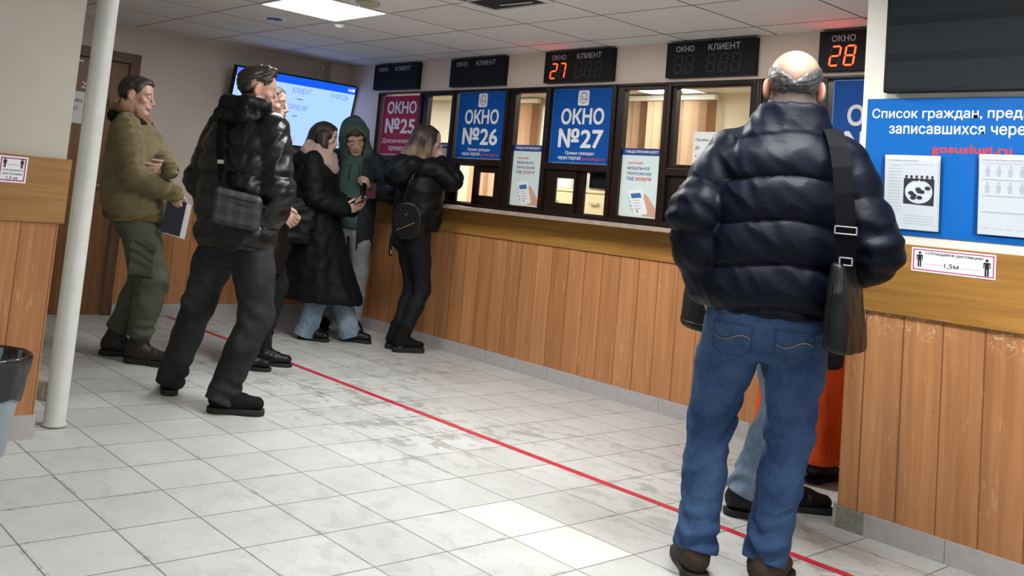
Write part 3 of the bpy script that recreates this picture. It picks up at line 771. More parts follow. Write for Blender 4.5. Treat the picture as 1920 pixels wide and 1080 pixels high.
app_poster(-3.262, -2.968, 1.162, 1.603, 'pale app poster behind the blonde woman at the counter')
# notice on the clear glass
r, loc, w, h = poster('paper_notice', -.722, -.520, 1.42, 1.714, M['paper'], 'white paper notice taped inside the clear glass beside the padded jacket', lambda u, v, d=0.0: (u, YW+.0108-d, v), 'notice')
text('lettering', 'Приём', (w*.08, w*.52, h*.79, h*.86), loc, M['print_dark'], r, .008, .0012)
text('lettering', 'до', (w*.08, w*.23, h*.62, h*.70), loc, M['print_dark'], r, .008, .0012)
text('lettering', 'с', (w*.08, w*.17, h*.47, h*.52), loc, M['print_dark'], r, .008, .0012)

# ------------------------------------------------------------------ queue displays above the windows
SEG = {'0': 'abcdef', '2': 'abged', '7': 'abc', '8': 'abcdefg'}
led_on = emit('led_lit', (1.0, .0105, .0012), 7.0); led_off = plain('led_unlit', (.026, .025, .025), .6)
def seg_shape(mb, c, x, z, w, h, q):
    t = w*.17; g = t*.28; sk = .13
    X = lambda px, pz: (x+px*1.0+sk*(pz), z+pz)
    def hor(zz): mb.prism([X(g+t*.2, zz), X(g+t*.8, zz+t/2), X(w-g-t*.8, zz+t/2), X(w-g-t*.2, zz), X(w-g-t*.8, zz-t/2), X(g+t*.8, zz-t/2)], q, .0008)
    def ver(xx, z0, z1): mb.prism([X(xx, z0+g), X(xx+t/2, z0+g+t*.5), X(xx+t/2, z1-g-t*.5), X(xx, z1-g), X(xx-t/2, z1-g-t*.5), X(xx-t/2, z0+g+t*.5)], q, .0008)
    {'a': lambda: hor(h), 'g': lambda: hor(h/2), 'd': lambda: hor(0), 'b': lambda: ver(w, h/2, h), 'c': lambda: ver(w, 0, h/2), 'f': lambda: ver(0, h/2, h), 'e': lambda: ver(0, 0, h/2)}[c]()
def queue_display(x0, num, label, dark=False, wide=.612):
    z0, hh = 2.046, .222
    r = empty('queue_display', (x0, YW, z0), 0, label, 'display', 'queue displays above the windows')
    q = lambda u, v, d=0.0: (u, -.045-d, v)
    MB().box(0, wide, -.045, -.001, 0, hh, .003).build('housing', M['black_plastic'], r)
    grey = plain('display_lettering', (.72, .72, .73) if not dark else (.50, .51, .54), .5)
    text('lettering', 'ОКНО', (.070, .200, .160, .196), q, grey, r, .010)
    text('lettering', 'КЛИЕНТ', (.300, .515, .160, .198), q, grey, r, .010)
    for k, xx in enumerate((.060, .140)):
        on = SEG[num[k]] if num else ''; offs = MB(); ons = MB()
        for c in 'abcdefg':
            if c in on: seg_shape(ons, c, xx, .030, .050, .104, q)
            elif not dark: seg_shape(offs, c, xx, .030, .050, .104, q)
        if on: ons.build('lit_digit', led_on, r)
        if not dark and set('abcdefg')-set(on): offs.build('unlit_digit', led_off, r)
    if not dark:
        for xx in (.290, .375, .460):
            offs = MB()
            for c in 'abcdefg': seg_shape(offs, c, xx, .030, .050, .104, q)
            offs.build('unlit_digit', led_off, r)
    MB().box(.30, .312, -.02, -.008, hh, hh+.010).build('bracket', M['black_plastic'], r)
    return r
queue_display(-4.008, '', 'dark queue display above the red poster, farthest along the wall', True)
queue_display(-2.986, '', 'dark queue display above the poster with number 26', True)
queue_display(-1.964, '27', 'queue display showing 27 in glowing red digits')
queue_display(-.924, '', 'unlit queue display with dim grey digits beside the bald man')
queue_display(.072, '28', 'queue display showing 28 in glowing red digits')

# ------------------------------------------------------------------ screen on the back wall, tilted down
TVO = Vector((XB+.21, 1.768, 1.785)); tilt = .20
tv = empty('television', TVO, 0, 'large tilted screen with blue header hanging on the back wall', 'television')
ca, sa = math.cos(tilt), math.sin(tilt)
# local frame: u along +Y, v up the screen (leaning into the room at the top)
on_tv = lambda u, v, d=0.0: (v*sa+d*ca, u, v*ca-d*sa)
def tvbox(mb, u0, u1, v0, v1, d0, d1):
    mb.prism([(u0, v0), (u1, v0), (u1, v1), (u0, v1)], lambda u, v, d: on_tv(u, v, d+d0), d1-d0)
    return mb
TW, TH = .607, .297
tvbox(MB(), -TW-.011, TW+.011, -TH-.014, TH+.011, -.05, 0).build('housing', M['black_plastic'], tv)
tvbox(MB(), -TW, TW, -TH, TH, .0002, .0012).build('screen', emit('screen_pale_blue', (.30, .47, .95), .36), tv)
tvbox(MB(), -TW, TW, TH-.066, TH, .0013, .0018).build('header', emit('screen_blue', (.003, .080, .70), .34), tv)
tink = emit('screen_text', (.13, .22, .50), .30); tdark = emit('screen_dash', (.02, .03, .08), .15)
text('lettering', 'КЛИЕНТ', (-.045, .145, .158, .208), on_tv, tink, tv, .004, .0013)
text('lettering', 'ОЧЕРЕДЬ', (.350, .545, .160, .210), on_tv, tink, tv, .004, .0013)
text('lettering', 'ОКНО №', (-.060, .135, .012, .062), on_tv, tink, tv, .004, .0013)
text('lettering', '14:58', (.525, .595, TH-.047, TH-.018), on_tv, emit('screen_white', (.9, .95, 1), .36), tv, .02, .0019)
tvbox(MB(), .015, .075, .107, .113, .0013, .0018).build('dash', tdark, tv)
tvbox(MB(), .0, .055, -.045, -.039, .0013, .0018).build('dash', tdark, tv)
mb = MB()
for k in range(24):
    a, b_ = k*PI/12, (k+1)*PI/12
    mb.prism([(.05+.030*math.cos(a), -.255+.030*math.sin(a)), (.05+.030*math.cos(b_), -.255+.030*math.sin(b_)), (.05+.025*math.cos(b_), -.255+.025*math.sin(b_)), (.05+.025*math.cos(a), -.255+.025*math.sin(a))], lambda u, v, d: on_tv(u, v, d+.0013), .0005)
mb.build('emblem', emit('screen_red', (.85, .08, .30), .32), tv)
text('lettering', 'Г', (.042, .058, -.267, -.243), on_tv, emit('screen_red', (.85, .08, .30), .32), tv, .01, .0013)
tvbox(MB(), -TW, -TW+.24, TH-.062, TH-.006, .0019, .0022).build('badge', emit('screen_mid_blue', (.06, .15, .75), .4), tv)
mb = MB(); mb.box(-.205, -.04, -.06, .06, -.12, .12, .005); mb.build('bracket', M['black_plastic'], tv)
mb = MB(); mb.tube([(-.15, .37, .45), (-.16, .33, .38), (-.18, .27, .25), (-.16, .2, .10)], .005); mb.build('cable', M['white_plastic'], tv)

# ------------------------------------------------------------------ right counter wall: monitor, notice board, pockets
mn = empty('wall_monitor', (1.55, YR, 1.765), 0, 'large black switched-off monitor high on the right counter wall', 'monitor')
MB().box(-.655, .655, -.060, -.012, 0, .50, .006).build('housing', M['black_plastic'], mn)
MB().box(-.640, .640, -.0615, -.060, .014, .49).build('screen', plain('dark_matte_screen', (.016, .019, .022), .6, spec=.12), mn)
mb = MB()
for v in (.125, .275, .40): mb.box(-.640, .640, -.0622, -.0615, v, v+.035)
mb.build('reflection_band', plain('dark_reflection_band', (.010, .012, .015), .6, spec=.12), mn)  # reflections in the screen, put in as darker coloured bands
MB().box(-.2, .2, -.012, 0, .12, .38).build('bracket', M['black_plastic'], mn)
r, loc, w, h = poster('notice_board', .810, 2.10, 1.196, 1.747, plain('print_bright_blue', (.002, .120, .440), .55, spec=.18), 'wide blue notice board with white heading on the right counter wall', lambda u, v, d=0.0: (u, YR-.004-d, v), 'notice board')
text('lettering', 'Список граждан, предварительно', (.022, .862, .460, .510), loc, M['print_white'], r, .014, .0012)
text('lettering', 'записавшихся через портал', (.094, .800, .395, .440), loc, M['print_white'], r, .014, .0012)
text('lettering', 'gosuslugi.ru', (.262, .545, .322, .365), loc, M['print_red'], r, .020, .0012)
def pocket(x0, x1, z0, z1, label):
    o = Vector((x0, YR-.0054, z0)); p = empty('leaflet_pocket', o, 0, label, 'leaflet holder')
    w, h = x1-x0, z1-z0
    mb = MB(); mb.box(0, w, -.024, -.0225, 0, h*.96); mb.box(0, w, -.002, 0, 0, h); mb.box(0, .0015, -.0225, -.002, 0, h); mb.box(w-.0015, w, -.0225, -.002, 0, h); mb.box(0, w, -.0225, -.002, 0, .0015)
    mb.build('shell', M['acrylic'], p)
    return p, w, h
def leaflet(p, w, h, label, picture, n=3):
    lf = empty('leaflet', p.location+Vector((0, 0, .0)), 0, label, 'leaflet')
    q = lambda u, v, d=0.0: (u, -.0085-(.004*(v/h))-d, v)
    for k in range(n):
        MB().prism([(.012+.003*k, .006), (w-.008-.002*k, .006), (w-.010-.003*k, h*1.01-.004*k), (.010, h*1.01-.002*k)], lambda u, v, d: q(u, v, d-.002*(n-1-k)), .0006).build('sheet', M['paper'], lf)
    qq = lambda u, v, d=0.0: q(u, v, d+.0007)
    mb = MB(); random.seed(11)
    if picture:
        text('lettering', 'Как убедиться в правоте?', (w*.12, w*.60, h*.925, h*.95), qq, M['print_grey'], lf, .01)
        for k in range(16):
            v = h*(.86-.042*k)
            mb.prism([(w*.12, v), (w*(.30+random.random()*.08), v), (w*(.32), v+.0035), (w*.12, v+.0035)], qq, .0003)
        for k in range(4):
            v = h*(.20-.035*k); mb.prism([(w*.40, v), (w*.90, v), (w*.90, v+.003), (w*.40, v+.003)], qq, .0003)
        mb.prism([(w*.36, h*.88), (w*.86, h*.88), (w*.86, h*.89), (w*.36, h*.89)], qq, .0003)
        mb.build('print', M['print_lightgrey'], lf)
        MB().prism([(w*.38, h*.36), (w*.88, h*.345), (w*.88, h*.70), (w*.38, h*.70)], qq, .0003).build('picture', plain('print_charcoal', (.035, .035, .038), .4), lf)
        mb = MB(); mb.prism([(w*(.63+.225*math.cos(a*PI/12)), h*(.525+.155*math.sin(a*PI/12))) for a in range(24)], lambda u, v, d: qq(u, v, d+.0003), .0003); mb.build('picture_plate', M['print_white'], lf)
        mb = MB()
        for k in range(6):
            cx = .42+.085*k; mb.prism([(w*(cx+.022*math.cos(a*PI/5)), h*(.725+.02*math.sin(a*PI/5))) for a in range(10)], lambda u, v, d: qq(u, v, d+.0004), .0003)
            mb.prism([(w*(cx-.03), h*.665), (w*(cx+.03), h*.665), (w*(cx+.02), h*.705), (w*(cx-.02), h*.705)], lambda u, v, d: qq(u, v, d+.0004), .0003)
        for k in range(9):
            cx, cy = .50+.28*random.random(), .44+.14*random.random()
            mb.prism([(w*(cx+.05*math.cos(a*PI/5)), h*(cy+.028*math.sin(a*PI/5))) for a in range(10)], lambda u, v, d: qq(u, v, d+.0006+.00005*k), .0003)
        mb.build('picture_detail', plain('print_charcoal', (.035, .035, .038), .4), lf)
    else:
        text('lettering', 'Список льготных категорий граждан', (w*.10, w*.92, h*.925, h*.95), qq, M['print_grey'], lf, .01)
        for row in range(4):
            v = h*(.83-.20*row); mb.prism([(w*.1, v+.018), (w*.94, v+.018), (w*.94, v+.021), (w*.1, v+.021)], qq, .0003)
            for c in range(5):
                x = w*(.18+.165*c)
                if row < 2:
                    mb.prism([(x-.006, v-.03), (x+.006, v-.03), (x+.009, v-.006), (x+.004, v+.002), (x-.004, v+.002), (x-.009, v-.006)], qq, .0003)
                    mb.prism([(x+.005*math.cos(a*PI/4), v+.008+.005*math.sin(a*PI/4)) for a in range(8)], qq, .0003)
                mb.prism([(x-.014, v-.042), (x+.014, v-.042), (x+.014, v-.039), (x-.014, v-.039)], qq, .0003)
        mb.build('print', M['print_lightgrey'], lf)
    return lf
p, w, h = pocket(.889, 1.120, 1.213, 1.512, 'clear pocket left on the blue board, holding the sheet with a picture')
leaflet(p, w, h, 'white printed sheets with a dark round picture in the left pocket', True)
p, w, h = pocket(1.238, 1.470, 1.219, 1.524, 'clear pocket right on the blue board, holding the sheet of small figures')
leaflet(p, w, h, 'white printed sheets with rows of small grey figures in the right pocket', False)
# red booklet left on the ledge
bk = empty('booklet', (-2.745, YW-.075, 1.1122), .12, 'thin red booklet lying on the stone ledge under poster 26', 'booklet')
MB().box(-.062, .062, -.044, .044, .0003, .0018).build('cover', plain('red_cover', (.36, .035, .03), .4), bk); MB().box(-.060, .060, -.042, .042, .0018, .006).build('pages', M['paper'], bk); MB().box(-.062, .062, -.044, .044, .006, .0075).build('cover', plain('red_cover', (.36, .035, .03), .4), bk)
# ------------------------------------------------------------------ figure modelling: smooth blended volumes meshed by surface nets
f32 = np.float32
def V3(*a): return np.array(a, float)
def rotm(yaw=0.0, pitch=0.0, roll=0.0):
    """columns = local x, y, z axes; yaw about z (left +), pitch > 0 looks up, roll > 0 tilts to the right"""
    cy, sy, cp, sp, cr, sr = math.cos(yaw), math.sin(yaw), math.cos(pitch), math.sin(pitch), math.cos(roll), math.sin(roll)
    Rz = np.array([[cy, -sy, 0], [sy, cy, 0], [0, 0, 1]]); Rx = np.array([[1, 0, 0], [0, cp, -sp], [0, sp, cp]]); Ry = np.array([[cr, 0, sr], [0, 1, 0], [-sr, 0, cr]])
    return Rz @ Rx @ Ry
class Field:
    def __init__(s, lo, hi, h):
        s.h = h; s.lo = np.array(lo, float); n = np.ceil((np.array(hi)-s.lo)/h).astype(int)+1
        s.n = n; s.d = np.full(tuple(n), .5, f32)
        s.ax = [(s.lo[k]+h*np.arange(n[k])).astype(f32) for k in range(3)]
    def sub(s, lo, hi):
        sl = []
        for k in range(3):
            a = max(0, int(math.floor((lo[k]-s.lo[k])/s.h))); b = min(s.n[k], int(math.ceil((hi[k]-s.lo[k])/s.h))+1)
            if b <= a: return None, None
            sl.append(slice(a, b))
        X, Y, Z = s.ax[0][sl[0]][:, None, None], s.ax[1][sl[1]][None, :, None], s.ax[2][sl[2]][None, None, :]
        return tuple(sl), (X, Y, Z)
    def put(s, fn, lo, hi, k=0.0, op='add'):
        m = k+2.5*s.h
        sl, g = s.sub(np.array(lo)-m, np.array(hi)+m)
        if sl is None: return s
        v = fn(*g).astype(f32); d = s.d[sl]
        if op == 'sub': a, b = -d, v
        else: a, b = d, v
        if op in ('add', 'sub'):
            r = np.minimum(a, b)
            if k > 0:
                q = np.maximum(k-np.abs(a-b), 0)/k; r = r-q*q*(k*.25)
            s.d[sl] = -r if op == 'sub' else r
        return s
    def cut(s, fn, k=0.0):
        """keep only where fn < 0"""
        sl, g = s.sub(s.lo, s.lo+s.h*s.n); v = np.broadcast_to(fn(*g), s.d.shape); d = s.d
        r = np.maximum(d, v)
        if k > 0:
            q = np.maximum(k-np.abs(d-v), 0)/k; r = r+q*q*(k*.25)
        s.d = r.astype(f32); return s
    def cone(s, a, b, ra, rb, k=.01, op='add', flat=None, mod=None):
        """capsule with two radii; flat = (direction, factor < 1) squeezes it; mod(t, x, y, z) adds to the radius"""
        a, b = np.array(a, float), np.array(b, float); ba = b-a; L2 = float(ba@ba)+1e-12; r = max(ra, rb)+(.03 if mod else 0)
        def fn(X, Y, Z):
            px, py, pz = X-a[0], Y-a[1], Z-a[2]
            t = np.clip((px*ba[0]+py*ba[1]+pz*ba[2])/L2, 0, 1)
            qx, qy, qz = px-t*ba[0], py-t*ba[1], pz-t*ba[2]
            sc = 1.0
            if flat is not None:
                w = np.array(flat[0], float); w /= np.linalg.norm(w); e = (qx*w[0]+qy*w[1]+qz*w[2])*(1/flat[1]-1); sc = 1.0
                qx, qy, qz = qx+w[0]*e, qy+w[1]*e, qz+w[2]*e
            rr = ra+(rb-ra)*t
            if mod is not None: rr = rr+mod(t, X, Y, Z)
            dd = np.sqrt(qx*qx+qy*qy+qz*qz)-rr
            return dd*(flat[1]*.5+.5) if flat is not None else dd
        return s.put(fn, np.minimum(a, b)-r, np.maximum(a, b)+r, k, op)
    def chain(s, pts, rs, k=.01, op='add', flat=None, mod=None):
        for i in range(len(pts)-1):
            m = (lambda t, X, Y, Z, i=i: mod(i+t, X, Y, Z)) if mod else None
            s.cone(pts[i], pts[i+1], rs[i], rs[i+1], k, op, flat, m)
        return s
    def ell(s, c, r, R=None, k=.01, op='add'):
        c, r = np.array(c, float), np.array(r, float); R = np.eye(3) if R is None else R
        def fn(X, Y, Z):
            px, py, pz = X-c[0], Y-c[1], Z-c[2]; q = 0; g = 0
            for j in range(3):
                w = R[:, j]; u = (px*w[0]+py*w[1]+pz*w[2])/r[j]; q = q+u*u; g = g+(u/r[j])**2
            q = np.sqrt(q); g = np.sqrt(g)
            return q*(q-1)/np.maximum(g, 1e-6)
        ext = np.abs(R) @ r
        return s.put(fn, c-ext, c+ext, k, op)
    def loft(s, secs, k=.01, op='add', n=2.3, mod=None, cap=.02, rot=0.0):
        """stack of super-elliptic sections (z, cx, cy, rx, ry); mod(z, angle) adds to the radius"""
        S = np.array(sorted(secs), float); zs = np.linspace(S[0, 0], S[-1, 0], 80)
        def sm(col):
            v = np.interp(zs, S[:, 0], S[:, col]); w = np.pad(v, 3, mode='edge'); return sum(w[i:i+80] for i in range(7))/7
        cols = [sm(j) for j in range(1, 5)]
        cr, sr = math.cos(rot), math.sin(rot)
        def fn(X, Y, Z):
            zf = Z.ravel(); cx, cy, rx, ry = [np.interp(zf, zs, c).astype(f32)[None, None, :] for c in cols]
            px, py = X-cx, Y-cy
            if rot: px, py = px*cr+py*sr, -px*sr+py*cr
            m = mod(Z, np.arctan2(py, px)) if mod is not None else 0.0
            rx2, ry2 = rx+m, ry+m
            q = (np.abs(px/rx2)**n+np.abs(py/ry2)**n)**(1/n)
            d = (q-1)*np.minimum(rx2, ry2)
            e = np.maximum(S[0, 0]-Z, Z-S[-1, 0])+0*d
            hh = np.maximum(cap-np.abs(d-e), 0)/cap
            return np.maximum(d, e)+hh*hh*cap*.25
        R = max(S[:, 3].max(), S[:, 4].max())+(.04 if mod else 0)
        return s.put(fn, (S[:, 1].min()-R, S[:, 2].min()-R, S[0, 0]), (S[:, 1].max()+R, S[:, 2].max()+R, S[-1, 0]), k, op)
    def disp(s, fn, band=.03):
        """add fn(x, y, z) to the distance near the surface"""
        I = np.nonzero(np.abs(s.d) < band)
        s.d[I] += fn(s.ax[0][I[0]], s.ax[1][I[1]], s.ax[2][I[2]]).astype(f32); return s
    def mesh(s, name):
        d = s.d; h = s.h
        for ax in range(3):
            for e in (0, -1):
                sl = [slice(None)]*3; sl[ax] = e; d[tuple(sl)] = np.maximum(d[tuple(sl)], .001)
        ins = d < 0
        cnt = np.zeros(tuple(np.array(d.shape)-1), np.int8)
        for i in (0, 1):
            for j in (0, 1):
                for k in (0, 1): cnt += ins[i:ins.shape[0]-1+i, j:ins.shape[1]-1+j, k:ins.shape[2]-1+k]
        C = np.nonzero((cnt > 0) & (cnt < 8)); nv = len(C[0])
        idx = np.full(cnt.shape, -1, np.int32); idx[C] = np.arange(nv, dtype=np.int32)
        cv = {}
        for i in (0, 1):
            for j in (0, 1):
                for k in (0, 1): cv[i, j, k] = d[C[0]+i, C[1]+j, C[2]+k].astype(float)
        acc = np.zeros((nv, 3)); num = np.zeros(nv)
        for ax in range(3):
            o = [x for x in range(3) if x != ax]
            for u in (0, 1):
                for v in (0, 1):
                    a = [0, 0, 0]; a[o[0]] = u; a[o[1]] = v; b = list(a); b[ax] = 1
                    va, vb = cv[tuple(a)], cv[tuple(b)]; mk = (va < 0) != (vb < 0)
                    t = va[mk]/(va[mk]-vb[mk]); p = np.zeros((mk.sum(), 3)); p[:, o[0]] = u; p[:, o[1]] = v; p[:, ax] = t
                    acc[mk] += p; num[mk] += 1
        P = acc/num[:, None]+np.stack(C, 1); P = s.lo+P*h
        quads = []
        for ax in range(3):
            o = [(ax+1) % 3, (ax+2) % 3]
            sa = [slice(None)]*3; sb = [slice(None)]*3; sa[ax] = slice(0, -1); sb[ax] = slice(1, None)
            E = np.nonzero(ins[tuple(sa)] != ins[tuple(sb)])
            E = np.stack(E, 1); ok = (E[:, o[0]] > 0) & (E[:, o[1]] > 0); E = E[ok]
            flip = ins[tuple(E.T)]
            def at(du, dv):
                q = E.copy(); q[:, o[0]] -= du; q[:, o[1]] -= dv; return idx[tuple(q.T)]
            A, B, Cc, D = at(1, 1), at(0, 1), at(0, 0), at(1, 0)
            Q = np.stack([A, B, Cc, D], 1); Q[~flip] = Q[~flip][:, ::-1]; quads.append(Q)
        Q = np.concatenate(quads); Q = Q[(Q >= 0).all(1)]
        # one pass of gentle smoothing
        for _ in range(1):
            nb = np.zeros_like(P); c = np.zeros(nv)
            for a, b in ((0, 1), (1, 2), (2, 3), (3, 0)):
                np.add.at(nb, Q[:, a], P[Q[:, b]]); np.add.at(nb, Q[:, b], P[Q[:, a]]); np.add.at(c, Q[:, a], 1); np.add.at(c, Q[:, b], 1)
            P = P*.55+.45*nb/np.maximum(c, 1)[:, None]
        me = bpy.data.meshes.new(name); nq = len(Q)
        me.vertices.add(nv); me.vertices.foreach_set('co', P.astype(f32).ravel())
        me.loops.add(nq*4); me.loops.foreach_set('vertex_index', Q.astype(np.int32).ravel())
        me.polygons.add(nq); me.polygons.foreach_set('loop_start', np.arange(nq, dtype=np.int32)*4)
        me.polygons.foreach_set('use_smooth', np.ones(nq, bool))
        me.update(calc_edges=True)
        return me, P
def wave(seed, freq, warp=1.0):
    """soft random folds in -1..1"""
    r = np.random.RandomState(seed); K = r.normal(size=(5, 3)); K /= np.linalg.norm(K, axis=1)[:, None]; ph = r.uniform(0, 6.28, 5)
    def fn(x, y, z):
        a = np.sin(freq*.55*(K[0, 0]*x+K[0, 1]*y+K[0, 2]*z)+ph[0])*warp; b = np.sin(freq*.7*(K[1, 0]*x+K[1, 1]*y+K[1, 2]*z)+ph[1]+a)*warp
        return .5*np.sin(freq*(K[2, 0]*x+K[2, 1]*y+K[2, 2]*z)+ph[2]+1.6*a)+.3*np.sin(freq*1.7*(K[3, 0]*x+K[3, 1]*y+K[3, 2]*z)+ph[3]+1.5*b)+.2*np.sin(freq*2.9*(K[4, 0]*x+K[4, 1]*y+K[4, 2]*z)+ph[4]+a-b)
    return fn
def ridge(seed, freq, warp=1.2):
    w = wave(seed, freq, warp)
    return lambda x, y, z: 1-2*np.abs(w(x, y, z))
def ik(a, c, l1, l2, pole):
    """middle joint of a two-bone limb from a to c, bending towards pole"""
    a, c, pole = np.array(a, float), np.array(c, float), np.array(pole, float)
    d = c-a; L = np.linalg.norm(d); Lm = min(L, (l1+l2)*.999); u = d/L
    x = (l1*l1-l2*l2+Lm*Lm)/(2*Lm); hh = math.sqrt(max(l1*l1-x*x, 0)); p = pole-u*(pole@u); p /= np.linalg.norm(p)+1e-9
    return a+u*x+p*hh
def lerp(a, b, t): return np.array(a, float)*(1-t)+np.array(b, float)*t
def put_colors(me, cols):
    at = me.color_attributes.new('tint', 'FLOAT_COLOR', 'POINT')
    c = np.ones((len(cols), 4), f32); c[:, :3] = cols; at.data.foreach_set('color', c.ravel())

# ------------------------------------------------------------------ cloth and skin materials
def skin_mat(name, rough=.48):
    m, nt, b = new_mat(name); q = NT(nt)
    at = q.n('ShaderNodeAttribute'); at.attribute_name = 'tint'
    co = q.coords(); f = q.ramp(q.noise(co, 55, 3, .6), [(.3, (.93, .91, .90)), (.7, (1.05, 1.05, 1.05))])
    q.l(q.mix(1.0, at.outputs['Color'], f, 'MULTIPLY'), b.inputs['Base Color'])
    b.inputs['Roughness'].default_value = rough; b.inputs['Specular IOR Level'].default_value = .4
    b.inputs['Subsurface Weight'].default_value = .06; b.inputs['Subsurface Radius'].default_value = (.008, .003, .0015)
    q.l(q.bump(q.noise(co, 260, 2), .08, .001), b.inputs['Normal'])
    return m
M['skin'] = skin_mat('skin')
def cloth(name, rgb, rough=.8, spec=.3, weave=300, wb=.12, crease=0.0, cscale=22, var=.12, sheen=0.0, coat=0.0, streak=None):
    """woven or coated cloth; crease adds small sharp wrinkles in the normal"""
    m, nt, b = new_mat(name); q = NT(nt); co = q.coords()
    f = q.noise(co, 7, 4, .6)
    c = q.ramp(f, [(.3, tuple(x*(1-var) for x in rgb)), (.7, tuple(min(1, x*(1+var)) for x in rgb))])
    if streak is not None:
        sx = q.mapping(co, (90, 90, 9)); g = q.noise(sx, 1.0, 3, .6)
        c = q.mix(q.math('MULTIPLY', q.ramp(g, [(.45, (0, 0, 0)), (.75, (1, 1, 1))]), .5), c, streak)
    q.l(c, b.inputs['Base Color'])
    b.inputs['Roughness'].default_value = rough; b.inputs['Specular IOR Level'].default_value = spec
    b.inputs['Sheen Weight'].default_value = sheen; b.inputs['Coat Weight'].default_value = coat; b.inputs['Coat Roughness'].default_value = .3
    hgt = q.math('MULTIPLY', q.noise(co, weave, 2, .6), wb)
    if crease:
        w = q.noise(q.mapping(co, (1, 1, 1.5)), cscale, 4, .55, 1.6)
        rdg = q.math('ABSOLUTE', q.math('SUBTRACT', w, .5))
        hgt = q.math('ADD', hgt, q.math('MULTIPLY', rdg, crease))
    q.l(q.bump(hgt, .6, .006), b.inputs['Normal'])
    return m
def denim(name, rgb, pale, rough=.75):
    """denim: twill grain, paler worn thighs and seams come from noise"""
    m, nt, b = new_mat(name); q = NT(nt); co = q.coords()
    f = q.noise(co, 5.5, 4, .65); g = q.noise(q.mapping(co, (160, 160, 40)), 1.0, 3, .7)
    c = q.ramp(f, [(.36, rgb), (.72, pale)])
    c = q.mix(1.0, c, q.ramp(g, [(.25, (.72, .74, .78)), (.75, (1.22, 1.2, 1.16))]), 'MULTIPLY')
    q.l(c, b.inputs['Base Color']); b.inputs['Roughness'].default_value = rough; b.inputs['Specular IOR Level'].default_value = .2
    q.l(q.bump(q.math('ADD', q.math('MULTIPLY', g, .12), q.math('MULTIPLY', q.math('ABSOLUTE', q.math('SUBTRACT', q.noise(q.mapping(co, (1, 1, 1.6)), 17, 4, .55, 1.8), .5)), 1.0)), .6, .008), b.inputs['Normal'])
    return m
def hair_mat(name, dark, light, scale=(260, 260, 16), tip=None, z0=0, z1=1):
    m, nt, b = new_mat(name); q = NT(nt); co = q.coords()
    g = q.noise(q.mapping(co, scale), 1.0, 3, .6, .3)
    c = q.ramp(g, [(.3, dark), (.72, light)])
    if tip is not None:
        sx = q.n('ShaderNodeSeparateXYZ'); q.l(co, sx.inputs[0])
        t = q.math('ADD', q.math('DIVIDE', q.math('SUBTRACT', sx.outputs[2], z0), z1-z0), q.math('MULTIPLY', q.math('SUBTRACT', q.noise(q.mapping(co, (60, 60, 6)), 1.0, 2), .5), .5))
        c = q.mix(q.ramp(t, [(.2, (1, 1, 1)), (.8, (0, 0, 0))]), c, q.ramp(g, [(.3, tuple(x*.62 for x in tip)), (.72, tip)]))
    q.l(c, b.inputs['Base Color']); b.inputs['Roughness'].default_value = .42; b.inputs['Specular IOR Level'].default_value = .45
    q.l(q.bump(g, .7, .004), b.inputs['Normal'])
    return m
